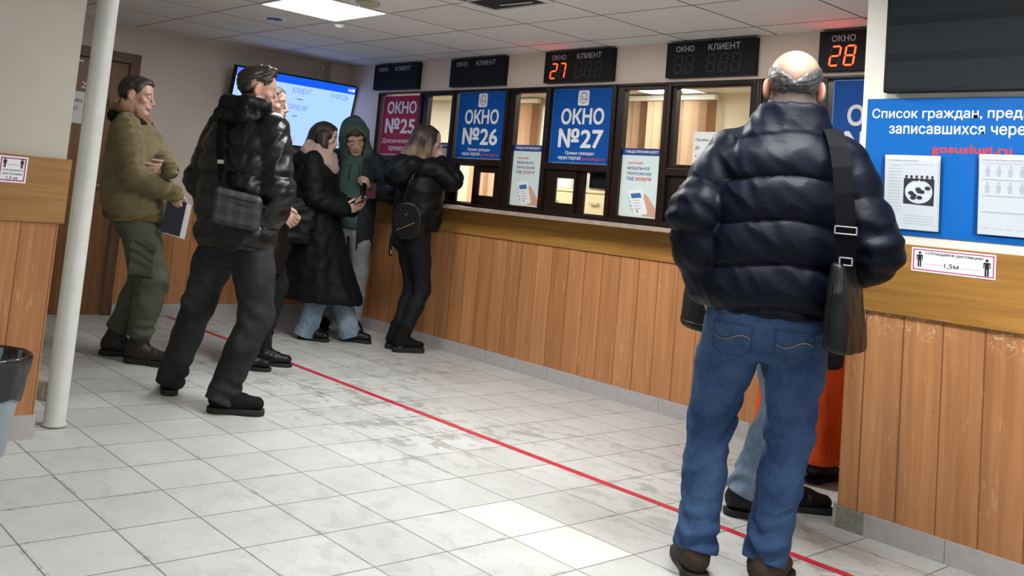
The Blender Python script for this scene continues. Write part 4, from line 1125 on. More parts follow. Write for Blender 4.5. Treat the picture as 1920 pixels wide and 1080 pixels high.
# ------------------------------------------------------------------ the figure builder
class Person:
    """a standing person in a local frame: x to the person's right, y forward, z up"""
    def __init__(s, label, loc, facing, H, group=None, hs=1.02):
        s.root = empty('person', (loc[0], loc[1], 0), math.atan2(-facing[0], facing[1]), label, 'person')
        s.H = H; s.hs = H/1.78*hs
        s.J = {}
    def part(s, name, me, mat, label=None, parent=None):
        o = link(name, me, mat, parent or s.root)
        if label: o['label'] = label
        return o
    # joints -------------------------------------------------------
    def pose(s, hip=(0, 0), chest=(0, 0), neck=(0, 0), head=(0, 0, None), sh_w=.178, hip_w=.092, footL=(-.1, 0, 0), footR=(.1, 0, 0), handL=None, handR=None, poleL=(-1, -1, -.3), poleR=(1, -1, -.3), kneeL=(-.05, 1, 0), kneeR=(.05, 1, 0), twist=0.0, hd=(0, 0, 0), sh_z=.0, armlen=1.0, drop=0.0, elL=None, elR=None):
        H = s.H; J = s.J; ct, st = math.cos(twist), math.sin(twist)
        J['pel'] = V3(hip[0], hip[1], .535*H); J['waist'] = lerp((hip[0], hip[1], .61*H), (chest[0], chest[1], .61*H), .45)
        J['chest'] = V3(chest[0], chest[1], .735*H); J['neck'] = V3(neck[0], neck[1], .842*H+sh_z)
        for sd, sg in (('L', -1), ('R', 1)):
            J['sh'+sd] = V3(lerp(chest, neck, .6)[0]+sg*sh_w*ct, lerp(chest, neck, .6)[1]+sg*sh_w*st, .812*H+sh_z-drop)
            J['hip'+sd] = V3(hip[0]+sg*hip_w, hip[1], .515*H)
        for sd, ft, kp in (('L', footL, kneeL), ('R', footR, kneeR)):
            a = math.radians(ft[2]); J['toe'+sd] = V3(math.sin(a), math.cos(a), 0)
            J['heel'+sd] = V3(ft[0], ft[1], 0); J['ank'+sd] = J['heel'+sd]+J['toe'+sd]*.065+V3(0, 0, .075)
            J['knee'+sd] = ik(J['hip'+sd], J['ank'+sd], .245*H, .245*H, np.array(kp, float)+J['toe'+sd]*.4)
        la = .172*H*armlen; lf = .146*H*armlen
        for sd, hn, pl, sg in (('L', handL, poleL, -1), ('R', handR, poleR, 1)):
            if hn is None: hn = J['sh'+sd]+V3(sg*.06, .03, -.99*(la+lf))
            J['wr'+sd] = np.array(hn, float); J['el'+sd] = ik(J['sh'+sd], hn, la, lf, pl)
            v = J['wr'+sd]-J['sh'+sd]
            if np.linalg.norm(v) > la+lf: J['wr'+sd] = J['sh'+sd]+v/np.linalg.norm(v)*(la+lf)*.998; J['el'+sd] = ik(J['sh'+sd], J['wr'+sd], la, lf, pl)
        if elL is not None: J['elL'] = np.array(elL, float)
        if elR is not None: J['elR'] = np.array(elR, float)
        s.Rh = rotm(*hd)
        hz = head[2] if len(head) > 2 and head[2] is not None else H-.118*s.hs
        J['head'] = V3(head[0], head[1], hz)
        return s
    def hp(s, x, y, z): return s.J['head']+s.Rh @ (np.array((x, y, z), float)*s.hs)
    # body ----------------------------------------------------------
    def head_shape(s, F, female=False, age=0.0):
        hs, R = s.hs, s.Rh; e = lambda c, r, k=.01, op='add', RR=None: F.ell(s.hp(*c), np.array(r)*hs, R if RR is None else RR, k*hs, op)
        cn = lambda a, b, ra, rb, k, op='add': F.cone(s.hp(*a), s.hp(*b), ra*hs, rb*hs, k*hs, op)
        jw = .92 if female else 1.0
        e((0, -.018, .035), (.075, .097, .083)); e((0, .045, .040), (.060, .044, .054), .03)
        e((0, .028, -.045), (.057*jw, .062, .072), .025)
        for g in (-1, 1):
            cn((g*.056*jw, -.010, -.055), (g*.020*jw, .064, -.103), .016, .015, .028)
            e((g*.044, .058, -.022), (.022, .020, .017), .022)
        e((0, .074, -.104), (.022*jw, .018, .017), .022)
        cn((-.040, .078, .019), (.040, .078, .019), .0105, .0105, .018)
        e((0, .089, -.062), (.030, .014, .018), .015)
        for g in (-1, 1): e((g*.031, .099, .000), (.018, .015, .0115), .014, 'sub')
        cn((0, .087, .010), (0, .1125, -.034), .0085, .0110, .010)
        for g in (-1, 1): e((g*.0125, .098, -.040), (.0085, .011, .0085), .008)
        for g in (-1, 1): e((g*.0325, .0795, .000), (.0150, .0125, .0120), .004)
        e((0, .098, -.0625), (.021, .009, .0060), .005); e((0, .096, -.0745), (.018, .009, .0068), .005)
        cn((-.022, .106, -.0685), (.022, .106, -.0685), .0022, .0022, .004, 'sub')
        for g in (-1, 1):
            RR = R @ rotm(g*.45, 0, 0)
            e((g*.079, -.014, -.006), (.0095, .021, .034), .006, 'add', RR); e((g*.090, -.008, -.002), (.007, .011, .020), .006, 'sub', RR)
        F.cone(s.hp(0, -.026, -.055), lerp(s.J['neck'], s.hp(0, -.02, -.16), .5), (.047 if female else .054)*hs, (.048 if female else .058)*hs, .03*hs)
        F.cone(lerp(s.J['neck'], s.hp(0, -.02, -.16), .5), s.J['neck']-V3(0, 0, .03), (.048 if female else .058)*hs, .066*hs, .03)
    def hand(s, F, sd, fwd, palm, curl=(.5, .6, .5), sc=1.0, thumb=.6, spread=.08):
        """hand at the wrist: fwd = direction of the fingers, palm = direction the palm faces"""
        w = s.J['wr'+sd]; f = np.array(fwd, float); f /= np.linalg.norm(f); p = np.array(palm, float); p = p-f*(p@f); p /= np.linalg.norm(p)
        lat = np.cross(f, p)*(-1 if sd == 'R' else 1)     # towards the little finger
        q = s.H/1.78*sc
        k = [w+f*.088*q+lat*x*q+p*(.004 if abs(x) > .02 else 0) for x in (-.030, -.010, .011, .031)]
        for j, (x, kk) in enumerate(zip((-.022, -.008, .008, .022), k)):
            F.cone(w+lat*x*q*.8, kk, .0155*q, .0118*q, .010*q)
        F.cone(w-f*.03, w+f*.01, .026*q, .025*q, .01*q, flat=(p, .75))
        lens = ((.042, .025, .020), (.046, .028, .021), (.043, .026, .020), (.034, .020, .017))
        for j in range(4):
            a = k[j]; ang = 0; dl = f*math.cos(spread*(j-1.5))+lat*math.sin(spread*(j-1.5))
            for m in range(3):
                ang += curl[m]*(1+.10*(j-1)); d = dl*math.cos(ang)+p*math.sin(ang); b = a+d*lens[j][m]*q
                F.cone(a, b, (.0102-.0012*m)*q, (.0094-.0014*m)*q, .003*q); a = b
        a = w+f*.022*q-lat*.026*q+p*.008*q; d1 = f*.72-lat*.62+p*.35*thumb*1.5; d1 /= np.linalg.norm(d1)
        b = a+d1*.042*q; d2 = f*.9-lat*.18+p*.6*thumb; d2 /= np.linalg.norm(d2); c = b+d2*.032*q; dd = c+(d2+p*.3*thumb)*.024*q
        F.cone(a, b, .0145*q, .0115*q, .010*q); F.cone(b, c, .0110*q, .0100*q, .004*q); F.cone(c, dd, .0098*q, .0080*q, .004*q)
    def body(s, tones, hands=(), female=False, brow=(.03, .018, .012), h=.0042, eyes_down=False, lip=None, stub=None, brow_w=1.0, slim=1.0):
        """one continuous body: head, neck, trunk, arms with hands, legs and feet"""
        J, H = s.J, s.H; P = np.array(list(J[k] for k in J if not k.startswith('toe')))
        lo, hi = P.min(0)-.20, P.max(0)+.20; lo[2] = 0.004; F = Field(lo, hi, h)
        w = .9 if female else 1.0
        F.cone(J['pel']-V3(.05, 0, 0), J['pel']+V3(.05, 0, 0), .105, .105, .03); F.cone(J['pel'], J['waist'], .110, .100*w, .05)
        F.cone(J['waist']-V3(.03, 0, 0), J['chest']-V3(.05, 0, 0), .09, .095*w, .05); F.cone(J['waist']+V3(.03, 0, 0), J['chest']+V3(.05, 0, 0), .09, .095*w, .05)
        F.cone(lerp(J['shL'], J['shR'], .12), lerp(J['shL'], J['shR'], .88), .060*w, .060*w, .05); F.cone(J['chest'], J['neck']-V3(0, 0, .04), .09*w, .06, .05)
        for sd in 'LR':
            F.cone(J['sh'+sd], J['el'+sd], .046*w, .038*w, .03); F.cone(J['el'+sd], J['wr'+sd], .038*w, .027*w, .02)
            F.cone(J['hip'+sd], J['knee'+sd], .076*slim, .050*slim, .04); m = lerp(J['knee'+sd], J['ank'+sd], .3)
            F.cone(J['knee'+sd], m, .048*slim, .050*slim, .02); F.cone(m, J['ank'+sd], .050*slim, .034*slim, .02)
            t = J['toe'+sd]; F.cone(J['ank'+sd], J['heel'+sd]+t*.05+V3(0, 0, .055), .034, .028, .02)
            F.cone(J['heel'+sd]+t*.05+V3(0, 0, .050), J['heel'+sd]+t*.19+V3(0, 0, .042), .028, .022, .02)
        s.head_shape(F, female)
        done = set()
        for hd in hands: s.hand(F, **hd); done.add(hd['sd'])
        for sd in 'LR':
            if sd not in done:
                v = J['wr'+sd]-J['el'+sd]; s.hand(F, sd, v, (-1 if sd == 'R' else 1, .2, .1), (.45, .5, .4))
        me, P = F.mesh('body')
        # colour of skin, lips, brows, lids
        L = (P-J['head']) @ s.Rh/s.hs; sk = np.array(tones, float); c = np.tile(sk, (len(P), 1))
        x, y, z = np.abs(L[:, 0]), L[:, 1], L[:, 2]; face = (np.abs(L) < .14).all(1) & (y > .02)
        def blend(mask, col, a=1.0): c[:] = c*(1-mask[:, None]*a)+np.array(col)*mask[:, None]*a
        g = lambda v, w0, w1: np.clip((w1-v)/(w1-w0), 0, 1)
        blend(face*g(np.hypot((x-.045)/.03, (z+.03)/.03), .2, 1.0), sk*np.array((1.06, .84, .80)), .55)           # cheeks
        blend(face*g(np.hypot(x/.016, (z+.036)/.016), .3, 1.0)*(y > .09), sk*np.array((1.05, .82, .76)), .6)      # nose
        blend(g(np.hypot((x-.079)/.02, (z+.006)/.04), .5, 1.2)*(np.abs(y+.01) < .035)*(np.abs(L) < .14).all(1), sk*np.array((1.06, .76, .70)), .6)   # ears
        lp = np.array(lip if lip is not None else sk*np.array((.92, .55, .52)))
        blend(face*(y > .078)*g(np.hypot(x/.024, (z+.0685)/.0135), .7, 1.05), lp, .85)
        blend(face*(y > .078)*g(np.hypot(x/.026, (z+.0687)/.0022), .6, 1.2), lp*.35, .8)
        if brow is not None: blend(face*(y > .05)*g(np.hypot((x-.034)/.024, (z-.0255+.05*(x-.034)*(x > .034)*4)/(.0068*brow_w)), .6, 1.05), np.array(brow), .85)
        if eyes_down: blend(face*(y > .06)*g(np.hypot((x-.033)/.017, (z+.0055)/.0030), .5, 1.1), np.array((.03, .02, .016)), .85)
        else:
            blend(face*(y > .06)*g(np.hypot((x-.033)/.0155, z/.0062), .8, 1.05), np.array((.42, .39, .37)), .9)
            blend(face*(y > .06)*g(np.hypot((x-.0335)/.0066, z/.0066), .75, 1.05), np.array((.025, .016, .012)), .95)
            blend(face*(y > .06)*g(np.hypot((x-.033)/.0175, (z-.0066)/.0028), .6, 1.1), np.array((.02, .014, .012)), .85)
        if stub is not None:
            col, fn, a = stub; blend(np.clip(fn(x, y, z), 0, 1)*(np.abs(L) < .16).all(1), col, a)
        put_colors(me, c)
        return s.part('body', me, M['skin'])
    # hair ----------------------------------------------------------
    def hair_short(s, mat, thick=.012, front=.026, nape=-.070, seed=1, tuft=.006, freq=120, top=0.0, h=.0032, extra=None, taper=.032, more=()):
        hs = s.hs; c = s.J['head']; F = Field(c-.17, c+.17, h); R = s.Rh
        F.ell(s.hp(0, -.018, .035), np.array((.075+thick*.8, .097+thick, .083+thick))*hs, R, .01)
        F.ell(s.hp(0, .045, .040), np.array((.060+thick*.7, .044+thick, .054+thick))*hs, R, .03*hs)
        for c0, r0 in more: F.ell(s.hp(*c0), np.array(r0)*hs, R, .025*hs)
        if top: F.ell(s.hp(0, .030, .085), np.array((.060, .080, .030+top))*hs, R, .03*hs)
        def loc(X, Y, Z):
            px, py, pz = X-c[0], Y-c[1], Z-c[2]
            return [(px*R[0, j]+py*R[1, j]+pz*R[2, j])/hs for j in range(3)]
        w1, w2 = wave(seed, freq), wave(seed+1, freq*.45)
        F.disp(lambda x, y, z: -tuft*hs*(w1(x, y, z)+.8*w2(x, y, z)), .03)
        def keep(X, Y, Z):
            x, y, z = loc(X, Y, Z)
            wob = .006*np.sin(x*60)*1.0
            a = y*.75-z*.66-front+.35*np.abs(x)*.55+wob
            b = nape-z+.25*np.maximum(y, 0)*0; ear = .030-np.sqrt(np.maximum((np.abs(x)-.085)**2+(y+.012)**2+(z+.004)**2, 0))
            r = np.maximum(np.maximum(a, b), ear*.9)
            if extra is not None: r = np.maximum(r, extra(x, y, z))
            return r*hs
        I = np.nonzero(np.abs(F.d) < .05); kv = keep(F.ax[0][I[0]], F.ax[1][I[1]], F.ax[2][I[2]])
        F.d[I] += (thick*.95*hs*np.clip(1+kv/(taper*hs), 0, 1)).astype(f32)
        F.cut(keep, .004)
        me, P = F.mesh('hair')
        return s.part('hair', me, mat)
    # clothes -------------------------------------------------------
    def legs_cloth(s, mat, r=(.098, .088, .070, .066, .062), hem=.055, h=.0055, seed=1, amp=.0045, freq=55, bunch=.006, pel=(.165, .125), top=None, label=None, name='trousers', flare=0.0, hip_k=.045, knee_amp=.012, rise=.15):
        J, H = s.J, s.H; ks = [J[k] for k in ('hipL', 'hipR', 'kneeL', 'kneeR', 'ankL', 'ankR', 'pel')]
        P = np.array(ks); top = top or J['pel'][2]+.10; lo, hi = P.min(0)-.20, P.max(0)+.20; lo[2] = .012; hi[2] = top+.03; F = Field(lo, hi, h)
        zc = J['pel'][2]; a = J['pel']
        F.loft([(zc-rise, a[0], a[1], pel[0]*.52, pel[1]*.35), (zc-rise+.05, a[0], a[1], pel[0]*.72, pel[1]*.62), (zc-rise+.11, a[0], a[1], pel[0]*.90, pel[1]*.90), (zc-.04, a[0], a[1]-.006, pel[0], pel[1]), (zc+.05, a[0], a[1], pel[0]*.97, pel[1]*.95), (top, a[0], a[1], pel[0]*.93, pel[1]*.92)], hip_k, n=2.2)
        for g in (-1, 1): F.ell((a[0]+g*.076, a[1]-.040, zc-.085), (.088, .088, .095), None, .04)
        hems = {}
        for sd in 'LR':
            hp, kn, an = J['hip'+sd], J['knee'+sd], J['ank'+sd]; d = (an-kn)/np.linalg.norm(an-kn)
            end = an+d*((an[2]-hem)/max(-d[2], .3)); hems[sd] = end
            pts = [hp, lerp(hp, kn, .5), kn, lerp(kn, end, .4), end]
            F.chain(pts, r, .03)
        rg, w2 = ridge(seed, freq), wave(seed+3, freq*.5)
        kz = {sd: J['knee'+sd] for sd in 'LR'}
        def fold(x, y, z):
            d = -amp*(.6*rg(x, y, z)+.6*w2(x, y, z))
            for sd in 'LR':
                k, e = kz[sd], hems[sd]
                near = np.exp(-((x-k[0])**2+(y-k[1])**2)/.16**2*.5)
                m = np.exp(-((z-k[2])/.09)**2)*near; ang = np.arctan2(x-k[0], y-k[1]+1e-6)
                d -= knee_amp*.5*m*np.sin((z-k[2])*62+3.2*np.sin(ang*1.0+seed)+2.2*np.sin(ang*2+seed*2)+1.5*w2(x, y, z))*(.5+.5*np.sin(ang+seed*1.7))
                ne = np.exp(-((x-e[0])**2+(y-e[1])**2)/.14**2*.5); mb_ = np.exp(-((z-e[2]-.05)/.075)**2)*ne; an2 = np.arctan2(x-e[0], y-e[1]+1e-6)
                d -= bunch*mb_*np.sin((z-e[2])*95+2.4*np.sin(an2+seed*1.3)+1.8*np.sin(2*an2)+1.2*w2(x, y, z))*(.55+.45*np.sin(an2+seed))
            return d
        F.disp(fold, .03)
        def hemcut(X, Y, Z):
            m = None
            for sd in 'LR':
                k, e = kz[sd], hems[sd]; d = (e-k)/np.linalg.norm(e-k)
                v = (X-e[0])*d[0]+(Y-e[1])*d[1]+(Z-e[2])*d[2]; inside = (X-e[0])**2+(Y-e[1])**2 < .13**2
                v = np.where(inside, v, -1.0); m = v if m is None else np.maximum(m, v)
            return np.maximum(m, Z-top)
        F.cut(hemcut, .006); s.cloth_field = F
        me, P = F.mesh(name)
        return s.part(name, me, mat, label)
    def torso_cloth(s, mat, secs, rf=1.0, sleeve=(.075, .068, .060, .050), cuff=.0, h=.006, seed=2, puff=None, puff_arm=None, amp=.004, freq=45, name='jacket', label=None, n=2.35, cap=.02, arms='LR', sleeve_k=.014, extra=None, cut=None, arm_ext=(0, 0), band=.035, elbow_amp=.008, tilt=0.0, drape=None):
        """jacket: lofted trunk plus sleeves. puff / puff_arm = (pitch, depth, phase) of quilting"""
        J = s.J; P = np.array([J[k] for k in ('shL', 'shR', 'elL', 'elR', 'wrL', 'wrR', 'neck', 'pel')]+[(q[1]+q[3], q[2]+q[4], q[0]) for q in secs]+[(q[1]-q[3], q[2]-q[4], q[0]) for q in secs])
        lo, hi = P.min(0)-.15, P.max(0)+.15; lo[2] = max(lo[2], .01); F = Field(lo, hi, h)
        def qz(pitch, depth, ph):
            return lambda Z, A: depth*(np.sqrt(np.abs(np.sin(PI*(Z+tilt*np.sin(A)+.012*np.sin(A*2+ph)-ph)/pitch))+1e-4)-.75)
        F.loft(secs, .03, n=n, mod=qz(*puff) if puff else ((lambda Z, A: drape[0]*(np.sin(drape[1]*A+1.5*np.sin(Z*4+A))+.5*np.sin(drape[1]*1.9*A-Z*3))*np.clip((drape[2]-Z)/.35, 0, 1)) if drape else None), cap=cap)
        for sd in arms:
            a, e, w = J['sh'+sd], J['el'+sd], J['wr'+sd]; d = (w-e)/np.linalg.norm(w-e); we = w-d*cuff
            pts = [a, lerp(a, e, .5), e, lerp(e, we, .5), we]; rr = [sleeve[0], (sleeve[0]+sleeve[1])/2, sleeve[1], (sleeve[1]*.4+sleeve[2]*.6), sleeve[3]]
            L1 = np.linalg.norm(e-a); L2 = np.linalg.norm(we-e); acc = [0, L1/2, L1, L1+L2/2, L1+L2]
            mod = None
            if puff_arm:
                pa, da, pp = puff_arm
                def mod(u, X, Y, Z, acc=acc):
                    sl = np.interp(np.asarray(u).ravel(), range(5), acc).reshape(np.shape(u)); return da*(np.sqrt(np.abs(np.sin(PI*(sl-pp)/pa))+1e-4)-.75)*np.clip(sl/.10, .15, 1)
            F.chain(pts, rr, sleeve_k, mod=mod)
        if extra: extra(F)
        rg, w2 = ridge(seed, freq*rf), wave(seed+5, freq*.45)
        def fold(x, y, z):
            d = -amp*(.7*rg(x, y, z)+.6*w2(x, y, z))
            for sd in arms:
                e = J['el'+sd]; m = np.exp(-((x-e[0])**2+(y-e[1])**2+(z-e[2])**2)/.085**2)
                dirn = (J['wr'+sd]-J['sh'+sd]); dirn = dirn/np.linalg.norm(dirn); q = (x-e[0])*dirn[0]+(y-e[1])*dirn[1]+(z-e[2])*dirn[2]
                d -= elbow_amp*m*np.sin(q*90+2*w2(x, y, z))
            return d
        F.disp(fold, band)
        if cut: F.cut(cut, .006)
        me, P = F.mesh(name)
        return s.part(name, me, mat, label)
    def back_y(s, x, z):
        """depth of the last built cloth seen from behind at (x, z)"""
        F = s.cloth_field; i = int(round((x-F.lo[0])/F.h)); k = int(round((z-F.lo[2])/F.h)); col = F.d[i, :, k]
        j = np.nonzero(col < 0)[0]
        if not len(j): return 0.0
        j = max(int(j[0]), 1); t = col[j-1]/(col[j-1]-col[j]); return float(F.ax[1][j-1]+t*F.h)
    def shoe(s, sd, mat, sole_mat, L=.285, shaft=.05, wide=1.0, heel=.012, name='shoe', laces=None, sole=.022, h=.0036, toe_h=1.0, label=None, lugs=False):
        t = s.J['toe'+sd]; hl = s.J['heel'+sd]; lat = V3(t[1], -t[0], 0); up = V3(0, 0, 1); R = np.stack([lat, t, up], 1)
        at = lambda x, y, z: hl+R @ np.array((x, y, z), float)
        q = L/.285; cpt = at(0, L*.45, .05); ext = V3(.24, .24, .10+shaft*.6+.08)
        F = Field((cpt[0]-.24, cpt[1]-.24, .002), (cpt[0]+.24, cpt[1]+.24, .16+shaft), h)
        cz = sole*.6
        F.cone(at(0, .045*q, .045+cz), at(0, .16*q, .038+cz), .040*wide, .042*wide, .02); F.cone(at(0, .15*q, .036+cz), at(.004, .232*q, .030*toe_h+cz), .043*wide, .036*wide, .02, flat=(up, .82*toe_h))
        kd = s.J['knee'+sd]-s.J['ank'+sd]; kd = kd/kd[2]; top = at(0, .062*q, .06+cz)+kd*(shaft+.015)
        F.cone(at(0, .10*q, .06+cz), top, .043*wide, .046*wide, .03)
        F.cone(at(0, .058*q, .07+cz), top, .043*wide, .049*wide, .02)
        rg = ridge(5, 90); F.disp(lambda x, y, z: -.0016*rg(x, y, z)*(z > .05), .02)
        if laces:
            for k in range(4):
                y0, z0 = .150-.022*k, .082+cz+.016*k
                F.cone(at(-.022, y0*q, z0-.006), at(.022, (y0+.008)*q, z0-.006), .0045, .0045, .002)
        F.cut(lambda X, Y, Z: (sole*.6-Z), .002)
        me, P = F.mesh(name); o = s.part(name, me, mat, label)
        G = Field((cpt[0]-.24, cpt[1]-.24, -.008), (cpt[0]+.24, cpt[1]+.24, .06), h)
        a, b = at(0, .045*q, 0), at(.004, .228*q, 0)
        def fn(X, Y, Z):
            ba = b-a; px, py = X-a[0], Y-a[1]; tt = np.clip((px*ba[0]+py*ba[1])/(ba[:2]@ba[:2]), 0, 1)
            rr = (.043+.006*np.sin(tt*PI)*0+.004*tt-.010*np.sin(PI*np.clip(tt*1.4, 0, 1))*.6)*wide
            d2 = np.sqrt((px-tt*ba[0])**2+(py-tt*ba[1])**2)-rr; dz = np.abs(Z-sole*.5)-sole*.5
            if lugs: d2 = d2-.0018*np.sign(np.sin((px*t[0]+py*t[1])*210))*(Z < sole*.55)
            return np.maximum(d2, dz)+0.0
        G.put(fn, (cpt[0]-.22, cpt[1]-.22, 0), (cpt[0]+.22, cpt[1]+.22, sole))
        me, P = G.mesh('sole'); so = link('sole', me, sole_mat, o)
        return o
# ------------------------------------------------------------------ the people
def worn(p, name, base, label, cat, group=None):
    """a top-level thing carried by a person; base given in the person's frame"""
    b = Vector(base); rz = p.root.rotation_euler.z
    r = empty(name, p.root.location+Matrix.Rotation(rz, 3, 'Z') @ b, rz, label, cat, group)
    r['_b'] = [b.x, b.y, b.z]
    return r
def hang(o, r, parent=None):
    b = r['_b']; o.parent = parent or r
    if parent is None: o.location = (-b[0], -b[1], -b[2])
    return o
C_ = {}
C_['navy_puff'] = cloth('navy_padded_nylon', (.0024, .0036, .0098), .50, .13, 400, .05, .50, 16, .15)
C_['black_puff'] = cloth('black_shiny_nylon', (.0035, .0038, .0045), .30, .34, 400, .04, .65, 15, .15)
C_['black_matte'] = cloth('black_soft_nylon', (.0035, .0042, .0048), .52, .18, 350, .06, .55, 16, .15)
C_['black_green'] = cloth('black_coat_cloth', (.0042, .0058, .0060), .62, .13, 350, .06, .60, 14, .18)
C_['olive'] = cloth('olive_corded_cotton', (.150, .122, .062), .85, .2, 260, .12, .45, 13, .14, sheen=.1)
C_['olive_dark'] = cloth('olive_rib', (.110, .084, .034), .9, .2, 260, .2, .3, 20, .12)
C_['cargo'] = cloth('grey_green_ripstop', (.078, .086, .060), .85, .2, 320, .1, .55, 17, .16)
C_['hood_brown'] = cloth('dusty_brown_jersey', (.230, .130, .085), .9, .15, 260, .1, .3, 16, .12)
C_['collar_black'] = cloth('black_collar_cloth', (.006, .007, .0065), .8, .2, 300, .1, .2)
C_['charcoal'] = denim('washed_black_denim', (.0095, .0100, .0112), (.034, .036, .038), .85)
C_['black_trousers'] = cloth('black_trouser_cloth', (.008, .009, .012), .8, .2, 300, .1, .3)
C_['jeans'] = denim('blue_denim', (.016, .042, .110), (.050, .098, .200))
C_['jeans_pale'] = denim('pale_blue_denim', (.120, .190, .270), (.330, .420, .500))
C_['jeans_light'] = denim('light_blue_denim', (.095, .150, .220), (.230, .310, .400))
C_['beige_scarf'] = cloth('beige_pink_knit', (.37, .265, .215), .95, .1, 160, .3, .4, 18, .10, sheen=.2)
C_['green_hoodie'] = cloth('bottle_green_jersey', (.052, .088, .076), .9, .15, 240, .12, .25, 14, .12)
C_['parka'] = cloth('dark_slate_cotton', (.0130, .0200, .0240), .75, .25, 300, .08, .4, 15, .15)
C_['grey_pants'] = cloth('grey_jersey', (.26, .27, .28), .9, .15, 240, .1, .3)
C_['orange_knit'] = cloth('orange_rib_knit', (.600, .072, .012), .9, .15, 200, .3, .2, 14, .1, streak=(.22, .020, .004))
C_['leather'] = cloth('black_leather', (.0050, .0050, .0060), .38, .30, 220, .12, .4, 30, .15)
C_['brown_leather'] = cloth('dark_brown_leather', (.014, .0085, .0075), .42, .45, 220, .12, .4, 30, .2)
C_['suede'] = cloth('black_suede', (.0070, .0068, .0070), .9, .15, 300, .2, .2)
C_['tan_leather'] = cloth('worn_brown_nubuck', (.052, .036, .024), .8, .2, 220, .2, .3, 26, .35)
C_['rubber'] = plain('black_sole_rubber', (.0075, .0072, .0070), .75, bump=.2)
C_['rubber_brown'] = plain('brown_sole_rubber', (.012, .009, .007), .75, bump=.2)
C_['webbing'] = cloth('black_webbing', (.0035, .0036, .0050), .8, .10, 500, .3)
C_['lace'] = plain('black_lace', (.012, .011, .011), .8)

